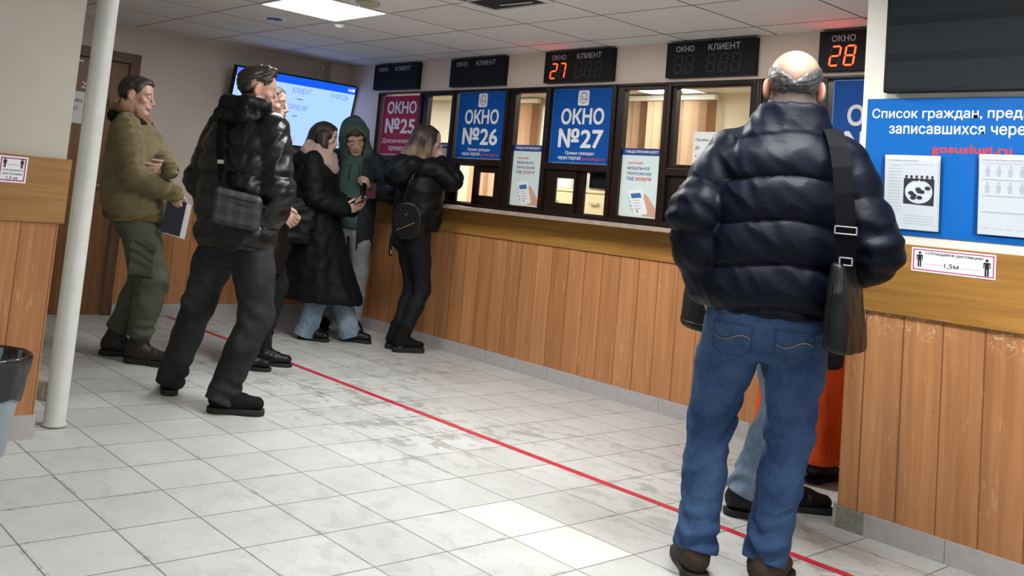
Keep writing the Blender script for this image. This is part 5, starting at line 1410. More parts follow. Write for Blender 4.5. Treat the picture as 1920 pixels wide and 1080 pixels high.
# ---- man in the navy padded jacket, in front, seen from behind
def build_front_man():
    p = Person('bald man in a navy padded jacket and blue jeans seen from behind', (.9715, .431), (-.5127, .8585), 1.778, hs=1.10)
    p.pose(hip=(.004, 0), chest=(.020, .01), neck=(.032, .012), head=(.040, .035, None), sh_w=.172, drop=.03, hip_w=.096, footL=(-.165, -.075, -14), footR=(.015, -.045, 18),
           handL=(-.200, .005, .925), handR=(.185, .130, 1.00), elL=(-.248, -.060, 1.190), poleL=(-1, -.35, 0), poleR=(.75, -1, 0), kneeL=(-.2, 1, 0), kneeR=(.2, 1, 0), hd=(.0, -.10, .03))
    fringe = (np.array((.075, .070, .068)), lambda x, y, z: np.clip((.085-z)/.02, 0, 1)*np.clip((.045-y)/.02, 0, 1)*np.clip((z+.085)/.02, 0, 1)*np.clip((.10-np.abs(x))/.01, 0, 1)*(np.hypot((x-.079)/.02, (z+.006)/.04) > 1.05)*np.clip((x*.95+.018-z)/.034, 0, 1), .80)
    p.body((.28, .168, .122), hands=[dict(sd='L', fwd=(.25, .35, -.9), palm=(.9, .1, .2), curl=(.2, .25, .2)), dict(sd='R', fwd=(-.5, .6, -.6), palm=(-.8, -.2, 0))], stub=fringe, h=.004)
    p.hair_short(hair_mat('grey_fringe_hair', (.014, .013, .013), (.105, .10, .097), (200, 200, 60)), thick=.0045, front=.022, nape=-.078, tuft=.0022, freq=170, taper=.010,
                 extra=lambda x, y, z: np.maximum(z-.002-.85*np.abs(x)-.15*np.maximum(x, 0), y-.030))
    def extra(F):
        F.loft([(1.455, .022, .005, .176, .122), (1.500, .028, .004, .152, .108), (1.545, .034, .004, .126, .098), (1.592, .038, .008, .106, .092)], .02, n=2.1, cap=.018)
    p.torso_cloth(C_['navy_puff'], [(.885, -.004, .0, .200, .150), (.905, -.004, 0, .216, .165), (1.03, .002, .0, .224, .172), (1.20, .012, .002, .226, .174), (1.33, .020, .004, .228, .168), (1.41, .022, .006, .212, .150), (1.46, .026, .006, .180, .125), (1.49, .028, .006, .145, .112)],
                  sleeve=(.086, .092, .084, .056), cuff=.025, h=.0046, seed=12, puff=(.1430, .026, .892), puff_arm=(.135, .022, .02), amp=.0045, freq=34, label=None, extra=extra, n=2.5, elbow_amp=.012, tilt=.012)
    # cuff of the left sleeve, seat pockets
    p.legs_cloth(C_['jeans'], r=(.099, .091, .072, .068, .067), hem=.085, h=.0046, seed=4, amp=.0062, freq=40, bunch=.010, pel=(.168, .135), top=.97, hip_k=.085, knee_amp=.020, rise=.225)
    st = plain('ochre_thread', (.30, .20, .10), .7)
    for nm, cx in (('pocket', -.105), ('pocket', .085)):
        mb = MB(); nseg = 9
        def surf(u, v, d=0.0):
            x = cx+u; z = .765+v; return (x, p.back_y(x, z)-.0018-d, z)
        tr = [o for o in p.root.children if o.name.startswith('trousers')][0]
        mb = MB(); mb.tube([surf(u, .040+.012*math.sin(u*52), .0022) for u in np.linspace(-.056, .056, 12)], .0013, 6); mb.build('stitching', st, tr)
        mb = MB(); mb.tube([surf(u, .085, .002) for u in np.linspace(-.06, .06, 9)]+[surf(.06, v, .002) for v in (.06, .03, 0)]+[surf(0, -.045, .002)]+[surf(-.06, v, .002) for v in (0, .03, .06, .085)], .0012, 6); mb.build('pocket_seam', plain('denim_seam', (.012, .028, .072), .8), tr)
    for sd in 'LR': p.shoe(sd, C_['tan_leather'], C_['rubber_brown'], L=.295, shaft=.06, wide=1.08, heel=.02, sole=.030, label='worn brown ankle boot')
    # shoulder bag
    b = worn(p, 'messenger_bag', (.225, -.13, .80), 'black leather shoulder bag hanging behind the right hip of the bald man', 'bag')
    F = Field((.08, -.32, .77), (.40, .08, 1.12), .004)
    F.loft([(.812, .226, -.135, .042, .118), (.825, .226, -.135, .046, .124), (.90, .224, -.135, .042, .122), (1.00, .220, -.132, .034, .112), (1.075, .216, -.130, .022, .095), (1.085, .216, -.130, .018, .085)], .0, n=3.2, cap=.012, rot=-.35)
    rg = ridge(3, 38); F.disp(lambda x, y, z: -.0026*rg(x, y, z), .02)
    me, _ = F.mesh('body'); hang(link('body', me, C_['leather']), b)
    mb = MB()
    pts = [(.212, -.190, 1.07), (.208, -.205, 1.14), (.203, -.212, 1.22), (.195, -.212, 1.30), (.186, -.200, 1.38), (.176, -.168, 1.445), (.165, -.118, 1.492), (.155, -.05, 1.512), (.145, .03, 1.50), (.130, .11, 1.45), (.12, .165, 1.36), (.12, .19, 1.2), (.16, .17, 1.06), (.215, .02, 1.00)]
    mb.ribbon(pts, [(1, 0, 0)]*9+[(1, .2, 0)]*5, .056, .005); hang(mb.build('strap', C_['webbing']), b)
    for z, w in ((1.185, .066), (1.090, .040)):
        mb = MB(); y = -.216 if z > 1.1 else -.200; cx = .205 if z > 1.1 else .211
        for a, b_, c, d in ((-w/2, w/2, -.013, -.009), (-w/2, w/2, .009, .013), (-w/2, -w/2+.005, -.013, .013), (w/2-.005, w/2, -.013, .013)): mb.box(cx+a, cx+b_, y-.004, y+.002, z+c, z+d, .001)
        hang(mb.build('buckle', M['chrome']), b)
    mb = MB(); mb.tube([(.175, -.262, 1.02), (.168, -.268, .93), (.170, -.272, .84)], .0022, 6); hang(mb.build('seam', C_['webbing']), b)
    return p

# ---- man in the olive jacket, arms crossed, by the door
def build_olive_man():
    p = Person('man in an olive corded jacket with crossed arms by the brown door', (-2.88, -.10), (.62, .78), 1.725)
    p.pose(hip=(0, -.035), chest=(0, -.090), neck=(0, -.165), head=(0, -.142, None), sh_w=.175, hip_w=.088, footL=(-.075, -.205, -8), footR=(.075, -.005, 6),
           handR=(.165, .190, 1.035), handL=(.205, .165, 1.170), poleR=(.5, -1, -.6), poleL=(-.7, .25, -1), kneeL=(0, 1, 0), kneeR=(.05, 1, 0), hd=(.0, -.07, 0))
    p.body((.50, .315, .245), hands=[dict(sd='R', fwd=(-.15, .35, -.95), palm=(-.9, .3, 0), curl=(.7, .8, .5)), dict(sd='L', fwd=(.30, -.95, -.10), palm=(-.95, -.30, 0), curl=(.12, .25, .2), spread=.12, thumb=.2)],
           brow=(.07, .042, .028), eyes_down=True, lip=(.50, .21, .18))
    p.hair_short(hair_mat('dark_brown_short_hair', (.012, .008, .006), (.060, .040, .028), (220, 220, 40)), thick=.011, front=.018, nape=-.078, tuft=.003, more=[((-.01, .055, .085), (.052, .040, .026))])
    def extra(F):
        # black fold-down collar, then the brown hood lying behind the neck
        F.loft([(1.38, 0, -.120, .165, .135), (1.43, 0, -.150, .125, .115), (1.455, 0, -.165, .105, .105)], .04)
    def sleevecuffs(F): pass
    p.torso_cloth(C_['olive'], [(.845, 0, -.052, .195, .180), (.870, 0, -.052, .212, .196), (.90, 0, -.055, .216, .200), (.935, 0, -.06, .226, .208), (1.06, 0, -.072, .234, .214), (1.20, 0, -.092, .232, .196), (1.33, 0, -.120, .222, .160), (1.41, 0, -.140, .185, .130), (1.445, 0, -.155, .13, .11)],
                  sleeve=(.088, .082, .072, .052), cuff=-.015, h=.0055, seed=21, amp=.0100, freq=24, rf=1.7, extra=extra, n=2.2, elbow_amp=.012)
    # waistband, cuffs
    F = Field((-.30, -.36, .80), (.30, .26, .94), .005); F.loft([(.842, 0, -.050, .205, .192), (.862, 0, -.050, .218, .204), (.895, 0, -.054, .221, .206)], 0, n=2.2, cap=.012)
    w = wave(4, 60); F.disp(lambda x, y, z: -.002*w(x, y, z)); me, _ = F.mesh('waistband'); p.part('waistband', me, C_['olive_dark'])
    for sd in 'RL':
        e, wv = p.J['el'+sd], p.J['wr'+sd]; d = (wv-e)/np.linalg.norm(wv-e); F = Field(wv-.14, wv+.12, .004)
        F.cone(wv-d*.055, wv+d*.012, .057, .053, 0); F.cone(wv-d*.0, wv+d*.06, .043, .043, .0, 'sub'); me, _ = F.mesh('cuff'); p.part('cuff', me, C_['olive_dark'])
    F = Field((-.22, -.36, 1.33), (.22, .06, 1.60), .0045)
    F.chain([(0, -.255, 1.472), (.085, -.245, 1.468), (.125, -.165, 1.455), (.085, -.075, 1.430), (.030, -.030, 1.395)], (.036, .036, .034, .030, .020), .02)
    F.chain([(0, -.255, 1.472), (-.085, -.245, 1.468), (-.125, -.165, 1.455), (-.085, -.075, 1.430), (-.030, -.030, 1.395)], (.036, .036, .034, .030, .020), .02)
    me, _ = F.mesh('collar'); p.part('collar', me, C_['collar_black'])
    F = Field((-.22, -.38, 1.38), (.22, .06, 1.66), .0045)
    for g in (-1, 1):
        F.chain([(0, -.278, 1.535), (g*.07, -.265, 1.538), (g*.108, -.190, 1.525), (g*.085, -.105, 1.488), (g*.030, -.052, 1.432)], (.036, .036, .034, .030, .018), .02)
        F.chain([(0, -.245, 1.565), (g*.06, -.235, 1.565), (g*.092, -.165, 1.550), (g*.072, -.095, 1.510)], (.022, .022, .020, .016), .012)
    r5 = ridge(6, 42); F.disp(lambda x, y, z: -.0045*r5(x, y, z)); me, _ = F.mesh('hood'); p.part('hood', me, C_['hood_brown'])
    tr = p.legs_cloth(C_['cargo'], r=(.112, .106, .090, .082, .074), hem=.155, h=.0055, seed=8, amp=.0075, freq=30, bunch=.010, pel=(.172, .160), top=.93, knee_amp=.018, rise=.20, hip_k=.08)
    # cargo pocket on the outer thigh, jacket pocket flap
    k = lerp(p.J['hipR'], p.J['kneeR'], .66)
    F = Field(k-.20, k+.20, .0045); c0 = k+V3(.098, .0, 0)
    F.put(lambda X, Y, Z: np.maximum(np.maximum(np.abs(X-c0[0])-.016, np.abs(Y-c0[1])-.075), np.abs(Z-c0[2])-.095), c0-.12, c0+.12, 0)
    F.put(lambda X, Y, Z: np.maximum(np.maximum(np.abs(X-c0[0]-.006)-.016, np.abs(Y-c0[1])-.080), np.abs(Z-c0[2]-.082)-.030), c0-.13, c0+.14, .004)
    r6 = ridge(9, 40); F.disp(lambda x, y, z: -.005*r6(x, y, z)); me, _ = F.mesh('cargo_pocket'); link('cargo_pocket', me, C_['cargo'], tr)
    for sd in 'LR': p.shoe(sd, C_['brown_leather'], C_['rubber_brown'], L=.295, shaft=.115, wide=1.08, sole=.032, laces=True, lugs=True, label='dark brown lace-up boot', toe_h=1.1)
    fo = worn(p, 'document_folder', (.165, .20, .82), 'dark folder with white papers held low by the man in the olive jacket', 'folder')
    mb = MB(); qd = lambda u, v, d: (.158+d, .145+u+.10*v, .80+v-.18*u); mb.prism([(0, 0), (.115, 0), (.115, .205), (0, .205)], qd, .004); hang(mb.build('cover', plain('dark_blue_cover', (.016, .018, .035), .4)), fo)
    for k_ in range(2):
        mb = MB(); mb.prism([(.018+.014*k_, -.008), (.128+.010*k_, -.008), (.128+.010*k_, .20), (.018+.014*k_, .20)], lambda u, v, d, k_=k_: qd(u+.008, v, d-.004-.004*k_), .0015); hang(mb.build('papers', M['paper']), fo)
    return p

# ---- young man in the shiny black padded jacket with the cross-body bag
def build_puffer_youth():
    p = Person('young man in a shiny black padded jacket with wide washed trousers', (-1.713, -.129), (-.25, .97), 1.750, hs=.97)
    p.pose(hip=(.030, .01), chest=(.010, .005), neck=(.012, .020), head=(.020, .050, None), sh_w=.185, hip_w=.095, footL=(-.250, -.075, -52), footR=(.085, -.120, 44),
           handL=(-.205, .115, .925), handR=(.150, .100, .900), poleL=(-1, -.6, 0), poleR=(1, -.4, 0), kneeL=(-.6, 1, 0), kneeR=(.5, 1, 0), hd=(-.62, -.10, .06))
    fade = (np.array((.10, .075, .06)), lambda x, y, z: np.clip((.03-y)/.02, 0, 1)*np.clip((z+.095)/.03, 0, 1)*np.clip((.09-z)/.02, 0, 1)*(np.hypot((x-.079)/.02, (z+.006)/.04) > 1.05), .55)
    p.body((.46, .28, .215), hands=[dict(sd='L', fwd=(.2, .5, -.85), palm=(.9, .1, .2), curl=(.2, .25, .2)), dict(sd='R', fwd=(-.3, .5, -.8), palm=(-.9, 0, 0), curl=(.6, .7, .5))], stub=fade, brow=(.03, .02, .014))
    p.hair_short(hair_mat('brown_swept_hair', (.010, .007, .005), (.040, .028, .020), (120, 120, 60)), thick=.011, front=.020, nape=-.075, tuft=.0060, freq=110, more=[((.0, .055, .100), (.045, .040, .026)), ((.02, .02, .112), (.04, .05, .020))])
    def extra(F):
        F.loft([(1.42, .014, .006, .180, .135), (1.47, .014, .012, .135, .115), (1.53, .012, .018, .112, .105), (1.585, .012, .022, .102, .100)], .04, n=2.1)
    jk = p.torso_cloth(C_['black_puff'], [(.800, .028, .0, .205, .150), (.825, .028, 0, .226, .172), (.98, .022, .0, .232, .180), (1.16, .016, .0, .234, .180), (1.32, .012, .002, .232, .170), (1.40, .012, .004, .205, .150), (1.445, .012, .008, .165, .125)],
                  sleeve=(.090, .096, .090, .060), cuff=.020, h=.0050, seed=31, puff=(.118, .021, .818), puff_arm=(.118, .014, .02), amp=.005, freq=34, extra=extra, n=2.4, elbow_amp=.012, tilt=.01)
    # hood lying on the shoulders
    F = Field((-.26, -.28, 1.38), (.28, .22, 1.66), .005)
    for g in (-1, 1): F.chain([(.012, -.100, 1.545), (.012+g*.075, -.075, 1.548), (.012+g*.110, -.005, 1.540), (.012+g*.090, .080, 1.500)], (.036, .036, .034, .028), .03)
    for g in (-1, 1): F.chain([(.012, -.125, 1.475), (.012+g*.09, -.10, 1.475), (.012+g*.12, -.02, 1.465)], (.036, .034, .028), .03)
    r5 = ridge(16, 34); F.disp(lambda x, y, z: -.006*r5(x, y, z)); me, _ = F.mesh('hood'); p.part('hood', me, C_['black_matte'])
    p.legs_cloth(C_['charcoal'], r=(.110, .102, .086, .078, .074), hem=.050, h=.0052, seed=14, amp=.0060, freq=22, bunch=.012, pel=(.178, .145), top=.95, knee_amp=.014, rise=.22, hip_k=.08)
    for sd in 'LR': p.shoe(sd, C_['suede'], C_['rubber'], L=.298, shaft=.025, wide=1.06, sole=.030, laces=True, label='chunky black trainer', toe_h=1.15)
    # cross-body bag on the right side of the back
    b = worn(p, 'crossbody_bag', (.24, -.16, .90), 'dark checked cross-body bag on the back of the shiny black jacket', 'bag')
    n = V3(.72, -.694, 0); u = V3(.694, .72, 0); c0 = V3(.215, -.185, 1.010)
    F = Field(c0-.24, c0+.24, .004)
    def fn(X, Y, Z):
        px, py, pz = X-c0[0], Y-c0[1], Z-c0[2]; a = px*u[0]+py*u[1]; bq = px*n[0]+py*n[1]; zz = pz+.14*a
        dx, dz, dn = np.abs(a)-.092, np.abs(zz)-.062, np.abs(bq)-.026
        return np.sqrt(np.maximum(dx, 0)**2+np.maximum(dz, 0)**2+np.maximum(dn, 0)**2)+np.minimum(np.maximum(np.maximum(dx, dz), dn), 0)-.026
    F.put(fn, c0-.16, c0+.16, 0); me, _ = F.mesh('body')
    def checked():
        m, nt, bs = new_mat('dark_checked_canvas'); q = NT(nt); co = q.coords(); sx = q.n('ShaderNodeSeparateXYZ'); q.l(co, sx.inputs[0])
        a = q.math('ADD', q.math('MULTIPLY', sx.outputs[0], .694), q.math('MULTIPLY', sx.outputs[1], .72)); z = q.math('ADD', sx.outputs[2], q.math('MULTIPLY', a, .14))
        f = lambda v, o: q.math('GREATER_THAN', q.math('FRACT', q.math('ADD', q.math('DIVIDE', v, .062), o)), .62)
        k = q.math('MULTIPLY', q.math('ADD', f(a, .1), f(z, .3)), .5)
        q.l(q.ramp(k, [(0, (.010, .011, .012)), (.5, (.020, .022, .024)), (1, (.034, .037, .040))]), bs.inputs['Base Color']); bs.inputs['Roughness'].default_value = .55
        return m
    hang(link('body', me, checked()), b)
    at = lambda a, z, d=0.0: tuple(c0+u*a+n*(.053+d)+V3(0, 0, z-.14*a))
    mb = MB(); mb.tube([at(a, .050, -.002+.001*0) for a in np.linspace(-.088, .088, 9)], .0022, 6); hang(mb.build('zip', C_['webbing']), b)
    tx = text('lettering', 'milano', (.0, .048, .010, .020), lambda uu, v, d=0.0: at(uu, v, d), plain('dark_grey_print', (.006, .006, .006), .5), None, .012) if False else None
    mb = MB(); mb.prism([(-.005, .022), (.060, .022), (.060, .030), (-.005, .030)], lambda uu, v, d: at(uu, v, d), .0010); hang(mb.build('badge', plain('dark_badge', (.005, .005, .005), .35)), b)
    mb = MB(); pts = [at(-.085, .045, -.03), (.122, -.212, 1.12), (.098, -.213, 1.20), (.070, -.208, 1.28), (.040, -.196, 1.36), (.005, -.165, 1.440), (-.050, -.10, 1.495), (-.12, 0, 1.505), (-.12, .09, 1.47), (-.09, .175, 1.38), (0, .20, 1.2), (.14, .17, 1.10), (.25, .04, 1.05), (.215, -.12, 1.03), at(.095, .04, -.03)]
    mb.ribbon(pts, [tuple(u)]*2+[(.95, .3, 0)]*4+[(1, 0, 0)]*4+[(.5, -.2, .8)]*2+[(0, .2, 1)]*2+[tuple(u)], .038, .004); hang(mb.build('strap', C_['webbing']), b)
    mb = MB(); mb.box(.070, .112, -.219, -.211, 1.225, 1.245, .002); hang(mb.build('buckle', M['chrome']), b)
    return p

# ---- lean man with cropped hair, mostly hidden behind the youth
def build_lean_man():
    p = Person('lean man with cropped hair in a long black coat, half hidden', (-2.575, .510), (.62, .78), 1.775)
    p.pose(hip=(0, .02), chest=(0, -.01), neck=(0, -.03), head=(0, .005, None), sh_w=.178, footL=(-.10, .02, -6), footR=(.06, -.085, 4), handR=(.125, .150, 0.985), handL=(-.15, .14, .98), poleR=(.8, -1, -.3), poleL=(-.8, -1, -.3), hd=(-.12, -.03, 0))
    buzz = (np.array((.11, .085, .07)), lambda x, y, z: np.clip((-.62*y+z*.75+.025)/.02+.2, 0, 1)*np.clip((.052+.25*x-y*.0-(y-.03)*.9-(.075-z)*.35)/.02, 0, 1)*np.clip((z+.05)/.02, 0, 1)*(np.hypot((x-.079)/.02, (z+.006)/.04) > 1.05), .70)
    p.body((.40, .26, .20), hands=[dict(sd='R', fwd=(-.2, .8, -.5), palm=(-.8, 0, -.3)), dict(sd='L', fwd=(.2, .8, -.4), palm=(.8, 0, -.3))], stub=buzz, brow=(.03, .02, .015), lip=(.33, .16, .13), brow_w=1.15)
    p.hair_short(hair_mat('cropped_hair', (.018, .014, .012), (.075, .060, .050), (260, 260, 120)), thick=.004, front=.020, nape=-.060, tuft=.0012, freq=190, taper=.016)
    def extra(F):
        F.loft([(1.42, 0, -.02, .16, .12), (1.47, 0, -.03, .115, .10), (1.52, 0, -.035, .085, .085)], .03)
    p.torso_cloth(C_['black_matte'], [(.600, 0, .03, .215, .180), (.80, 0, .03, .212, .175), (1.0, 0, .012, .210, .165), (1.18, 0, 0, .222, .165), (1.33, 0, -.008, .215, .150), (1.42, 0, -.016, .17, .12), (1.46, 0, -.02, .12, .10)],
                  sleeve=(.080, .078, .070, .056), cuff=-.01, h=.0065, seed=41, amp=.005, freq=28, extra=extra, name='coat')
    p.legs_cloth(C_['black_trousers'], r=(.090, .080, .065, .060, .056), hem=.15, h=.0065, seed=9, top=.90)
    for sd in 'LR': p.shoe(sd, C_['leather'], C_['rubber'], L=.30, shaft=.14, wide=1.02, sole=.022, label='black leather boot')
    return p

# ---- woman in the long dark coat holding a passport
def build_coat_woman():
    p = Person('dark-haired woman in a long black hooded coat with a beige scarf', (-3.41, 1.555), (.75, .66), 1.650)
    p.pose(hip=(0, -.02), chest=(0, -.055), neck=(0, -.075), head=(0, -.035, None), sh_w=.155, hip_w=.085, footL=(-.115, .215, 0), footR=(.050, -.075, 2), handR=(.105, .200, 1.000), handL=(-.03, .225, 1.010), poleR=(.7, -1, -.8), poleL=(-.7, -1, -.8), hd=(.05, -.16, 0))
    p.body((.50, .33, .265), hands=[dict(sd='R', fwd=(-.35, .90, .25), palm=(-.8, -.1, .5), curl=(.4, .5, .4)), dict(sd='L', fwd=(.2, .9, .35), palm=(.7, 0, .7), curl=(.4, .5, .4))], female=True, brow=(.035, .022, .016), eyes_down=True, lip=(.46, .16, .15))
    # hair: smooth parted hair tucked into the scarf
    hs = p.hs; c = p.J['head']; F = Field(c-.22, c+.19, .0042); R = p.Rh
    F.ell(p.hp(0, -.020, .035), np.array((.084, .108, .096))*hs, R, .01); F.ell(p.hp(0, .040, .040), np.array((.072, .052, .066))*hs, R, .03)
    for g in (-1, 1): F.chain([p.hp(g*.074, .012, .02), p.hp(g*.082, .020, -.06), p.hp(g*.074, .030, -.125), p.hp(g*.060, .020, -.17)], (.026, .030, .026, .022), .03)
    F.cone(p.hp(0, -.085, .0), p.hp(0, -.10, -.14), .055, .060, .04)
    for g in (-1, 1): F.ell(p.hp(g*.080, -.016, -.012), np.array((.022, .036, .052))*hs, R, .02)
    w1 = wave(7, 110); F.disp(lambda x, y, z: -.0018*w1(x, y, z*.25))
    def facecut(X, Y, Z):
        px, py, pz = X-c[0], Y-c[1], Z-c[2]; x, y, z = [(px*R[0, j]+py*R[1, j]+pz*R[2, j])/hs for j in range(3)]
        return (.030-np.sqrt(np.maximum((np.abs(x)/1.15)**2+np.maximum(np.abs(z+.03)-.07, 0)**2*1.6, 0))*.55-np.maximum(.07-y, 0)*.75+.0)*hs
    F.cut(facecut, .006); me, _ = F.mesh('hair'); p.part('hair', me, hair_mat('dark_smooth_hair', (.008, .006, .005), (.040, .027, .020), (180, 180, 10)))
    F = Field((-.22, -.30, 1.18), (.22, .16, 1.52), .0045)
    for g in (-1, 1):
        F.chain([(0, -.165, 1.425), (g*.075, -.145, 1.420), (g*.105, -.065, 1.395), (g*.075, .020, 1.345), (g*.028, .055, 1.285)], (.044, .044, .044, .042, .030), .03)
        F.chain([(0, -.160, 1.478), (g*.070, -.140, 1.472), (g*.098, -.060, 1.448), (g*.062, .022, 1.405)], (.032, .032, .030, .028), .015)
    F.loft([(1.235, 0, .020, .070, .060), (1.30, 0, .000, .105, .088), (1.36, 0, -.030, .122, .108), (1.405, 0, -.045, .110, .100)], .03, n=2.1, cap=.03)
    r5 = ridge(26, 36); F.disp(lambda x, y, z: -.006*r5(x, y, z)); me, _ = F.mesh('scarf'); p.part('scarf', me, C_['beige_scarf'])
    def extra(F):
        # thick hood thrown back
        for g in (-1, 1): F.chain([(0, -.225, 1.330), (g*.10, -.185, 1.335), (g*.165, -.075, 1.315), (g*.120, .035, 1.245)], (.070, .068, .056, .034), .04)
        F.ell((0, -.235, 1.27), (.15, .075, .085), None, .05)
    p.torso_cloth(C_['black_green'], [(.295, 0, .060, .255, .315), (.32, 0, .058, .258, .318), (.50, 0, .030, .232, .260), (.72, 0, .0, .205, .205), (.92, 0, -.030, .188, .172), (1.05, 0, -.045, .192, .168), (1.20, 0, -.055, .198, .158), (1.30, 0, -.062, .180, .135), (1.37, 0, -.070, .125, .105)],
                  sleeve=(.082, .080, .074, .060), cuff=.005, h=.0058, seed=52, amp=.0075, freq=24, extra=extra, name='coat', n=2.1, puff=None, elbow_amp=.014, puff_arm=(.20, .012, .03), drape=(.013, 5, .95))
    p.legs_cloth(C_['jeans_pale'], r=(.080, .072, .070, .078, .086), hem=.030, h=.0055, seed=16, amp=.005, freq=40, bunch=.008, pel=(.15, .13), top=.85)
    for sd in 'LR': p.shoe(sd, C_['leather'], C_['rubber'], L=.262, shaft=.02, wide=.95, sole=.024, label='black leather shoe')
    b = worn(p, 'tote_bag', (.21, -.19, .72), 'black cloth tote bag hanging at the back of the long dark coat', 'bag')
    F = Field((.0, -.50, .66), (.42, .14, 1.15), .0055)
    F.loft([(.715, .235, -.175, .058, .155), (.73, .235, -.175, .066, .175), (.85, .232, -.170, .072, .180), (.98, .228, -.160, .058, .165), (1.055, .222, -.150, .030, .135)], 0, n=2.5, cap=.02, rot=.28)
    r6 = ridge(36, 26); F.disp(lambda x, y, z: -.008*r6(x, y, z)); me, _ = F.mesh('body'); hang(link('body', me, C_['black_matte']), b)
    for yo in (-.03, .03):
        mb = MB(); mb.ribbon([(.228, -.225+yo, 1.04), (.232, -.19+yo*.6, 1.15), (.228, -.13+yo*.4, 1.27), (.200, -.085+yo*.3, 1.385), (.15, -.06+yo*.3, 1.425)], (.2, 1, 0), .030, .004); hang(mb.build('strap', C_['black_matte']), b)
    ps = worn(p, 'passport', (.035, .285, 1.04), 'open dark red passport held out by the woman in the long coat', 'passport')
    for k_, (an, col) in enumerate(((.35, 'print_passport'), (-.35, 'print_passport'))):
        mb = MB(); s_, c_2 = math.sin(an), math.cos(an); g = 1 if k_ == 0 else -1
        mb.prism([(0, -.060), (.088*g, -.060), (.088*g, .060), (0, .060)], lambda u, v, d, s_=s_, c_2=c_2, g=g: (.040+u*c_2, .290+v*.75+abs(u)*.3, 1.045+v*.55+abs(u)*.35+d), .003)
        hang(mb.build('cover', plain('dark_red_cover', (.16, .022, .022), .45)), ps)
    mb = MB(); mb.prism([(-.078, -.055), (.078, -.055), (.078, .055), (-.078, .055)], lambda u, v, d: (.040+u*.93, .290+v*.75+abs(u)*.3, 1.0485+v*.55+abs(u)*.35+d), .003); hang(mb.build('pages', plain('pink_page', (.55, .36, .34), .6)), ps)
    return p

# ---- man in the green hood, head bowed, in the corner
def build_hooded_man():
    p = Person('man in a bottle-green hood and dark parka with bowed head', (-3.720, 2.045), (.86, -.51), 1.76)
    p.pose(hip=(0, 0), chest=(.0, .005), neck=(.01, .025), head=(.035, .120, 1.575), sh_w=.172, footL=(-.10, .0, -12), footR=(.11, .0, 12), handL=(-.130, .215, 1.175), handR=(.17, -.02, .92), poleL=(-1, -.4, -.6), poleR=(.6, -1, -.3), hd=(.10, -.50, .22), sh_z=-.03)
    p.body((.52, .33, .25), hands=[dict(sd='L', fwd=(.45, .35, .75), palm=(.75, -.3, -.4), curl=(.95, 1.0, .7)), dict(sd='R', fwd=(-.2, .5, -.8), palm=(-.9, 0, 0))], eyes_down=True, brow=(.035, .022, .015), lip=(.42, .2, .17), brow_w=1.1)
    p.hair_short(hair_mat('dark_fringe_hair', (.010, .007, .005), (.05, .034, .024), (200, 200, 40)), thick=.010, front=.030, nape=-.06, tuft=.003)
    # hood: a shell round the head, open at the face
    c = p.J['head']; R = p.Rh; hs = p.hs; F = Field(c-.26, c+.24, .0048)
    F.ell(p.hp(0, -.035, .025), np.array((.118, .135, .130))*hs, R, .01); F.ell(p.hp(0, -.08, .080), np.array((.07, .09, .075))*hs, R, .05)
    F.cone(p.hp(0, -.04, -.03), p.J['neck']+V3(0, -.035, .03), .118, .125, .05); F.cone(p.J['neck']+V3(-.05, -.01, .0), p.J['neck']+V3(.05, -.01, .0), .095, .095, .05)
    r5 = ridge(8, 26); F.disp(lambda x, y, z: -.006*r5(x, y, z))
    F.ell(p.hp(0, .100, -.015), np.array((.086, .150, .118))*hs, R, .012, 'sub'); F.ell(p.hp(0, .0, .012), np.array((.094, .108, .106))*hs, R, .01, 'sub')
    F.cone(p.hp(0, .05, -.09), p.hp(0, .06, -.17), .062, .045, .02, 'sub')
    me, _ = F.mesh('hood'); p.part('hood', me, C_['green_hoodie'])
    def ex(F): F.loft([(1.36, .01, .02, .14, .11), (1.42, .01, .025, .10, .095), (1.45, .01, .028, .085, .085)], .03)
    p.torso_cloth(C_['green_hoodie'], [(.84, 0, 0, .168, .128), (.90, 0, 0, .175, .138), (1.10, 0, .004, .178, .138), (1.28, 0, .008, .180, .130), (1.38, .005, .014, .14, .11)], sleeve=(.062, .056, .050, .042), cuff=.02, h=.0062, seed=62, amp=.005, freq=30, name='hoodie', extra=ex)
    mb = MB()
    for g in (-1, 1): mb.tube([(.01+g*.035, .135, 1.36), (.01+g*.042, .152, 1.30), (.01+g*.045, .155, 1.22)], .003, 6)
    p.root; mb.build('drawstring', C_['black_matte'], p.root)
    def opening(X, Y, Z): return np.minimum(.085+.05*(1.3-Z)*.3-np.abs(X-.035), Y-.02)
    p.torso_cloth(C_['parka'], [(.650, 0, -.005, .205, .165), (.67, 0, -.005, .212, .172), (.90, 0, -.002, .206, .168), (1.10, 0, .0, .206, .166), (1.28, 0, .004, .212, .158), (1.37, .0, .008, .178, .132), (1.415, .004, .012, .13, .11)],
                  sleeve=(.082, .078, .068, .056), cuff=.012, h=.006, seed=64, amp=.0065, freq=28, name='parka', cut=opening)
    p.legs_cloth(C_['grey_pants'], r=(.092, .084, .070, .064, .060), hem=.05, h=.0065, seed=18, pel=(.165, .13), top=.94)
    for sd in 'LR': p.shoe(sd, C_['suede'], C_['rubber'], L=.29, shaft=.05, label='black shoe')
    ps = worn(p, 'passport', (-.150, .235, 1.13), 'dark red passport in the raised fist of the hooded man', 'passport')
    mb = MB(); mb.prism([(-.012, -.105), (.076, -.105), (.076, .020), (-.012, .020)], lambda u, v, d: (-.098-u*.9, .245+d+u*.25, 1.205+v), .006); hang(mb.build('cover', plain('dark_red_cover_b', (.075, .010, .014), .45)), ps)
    return p

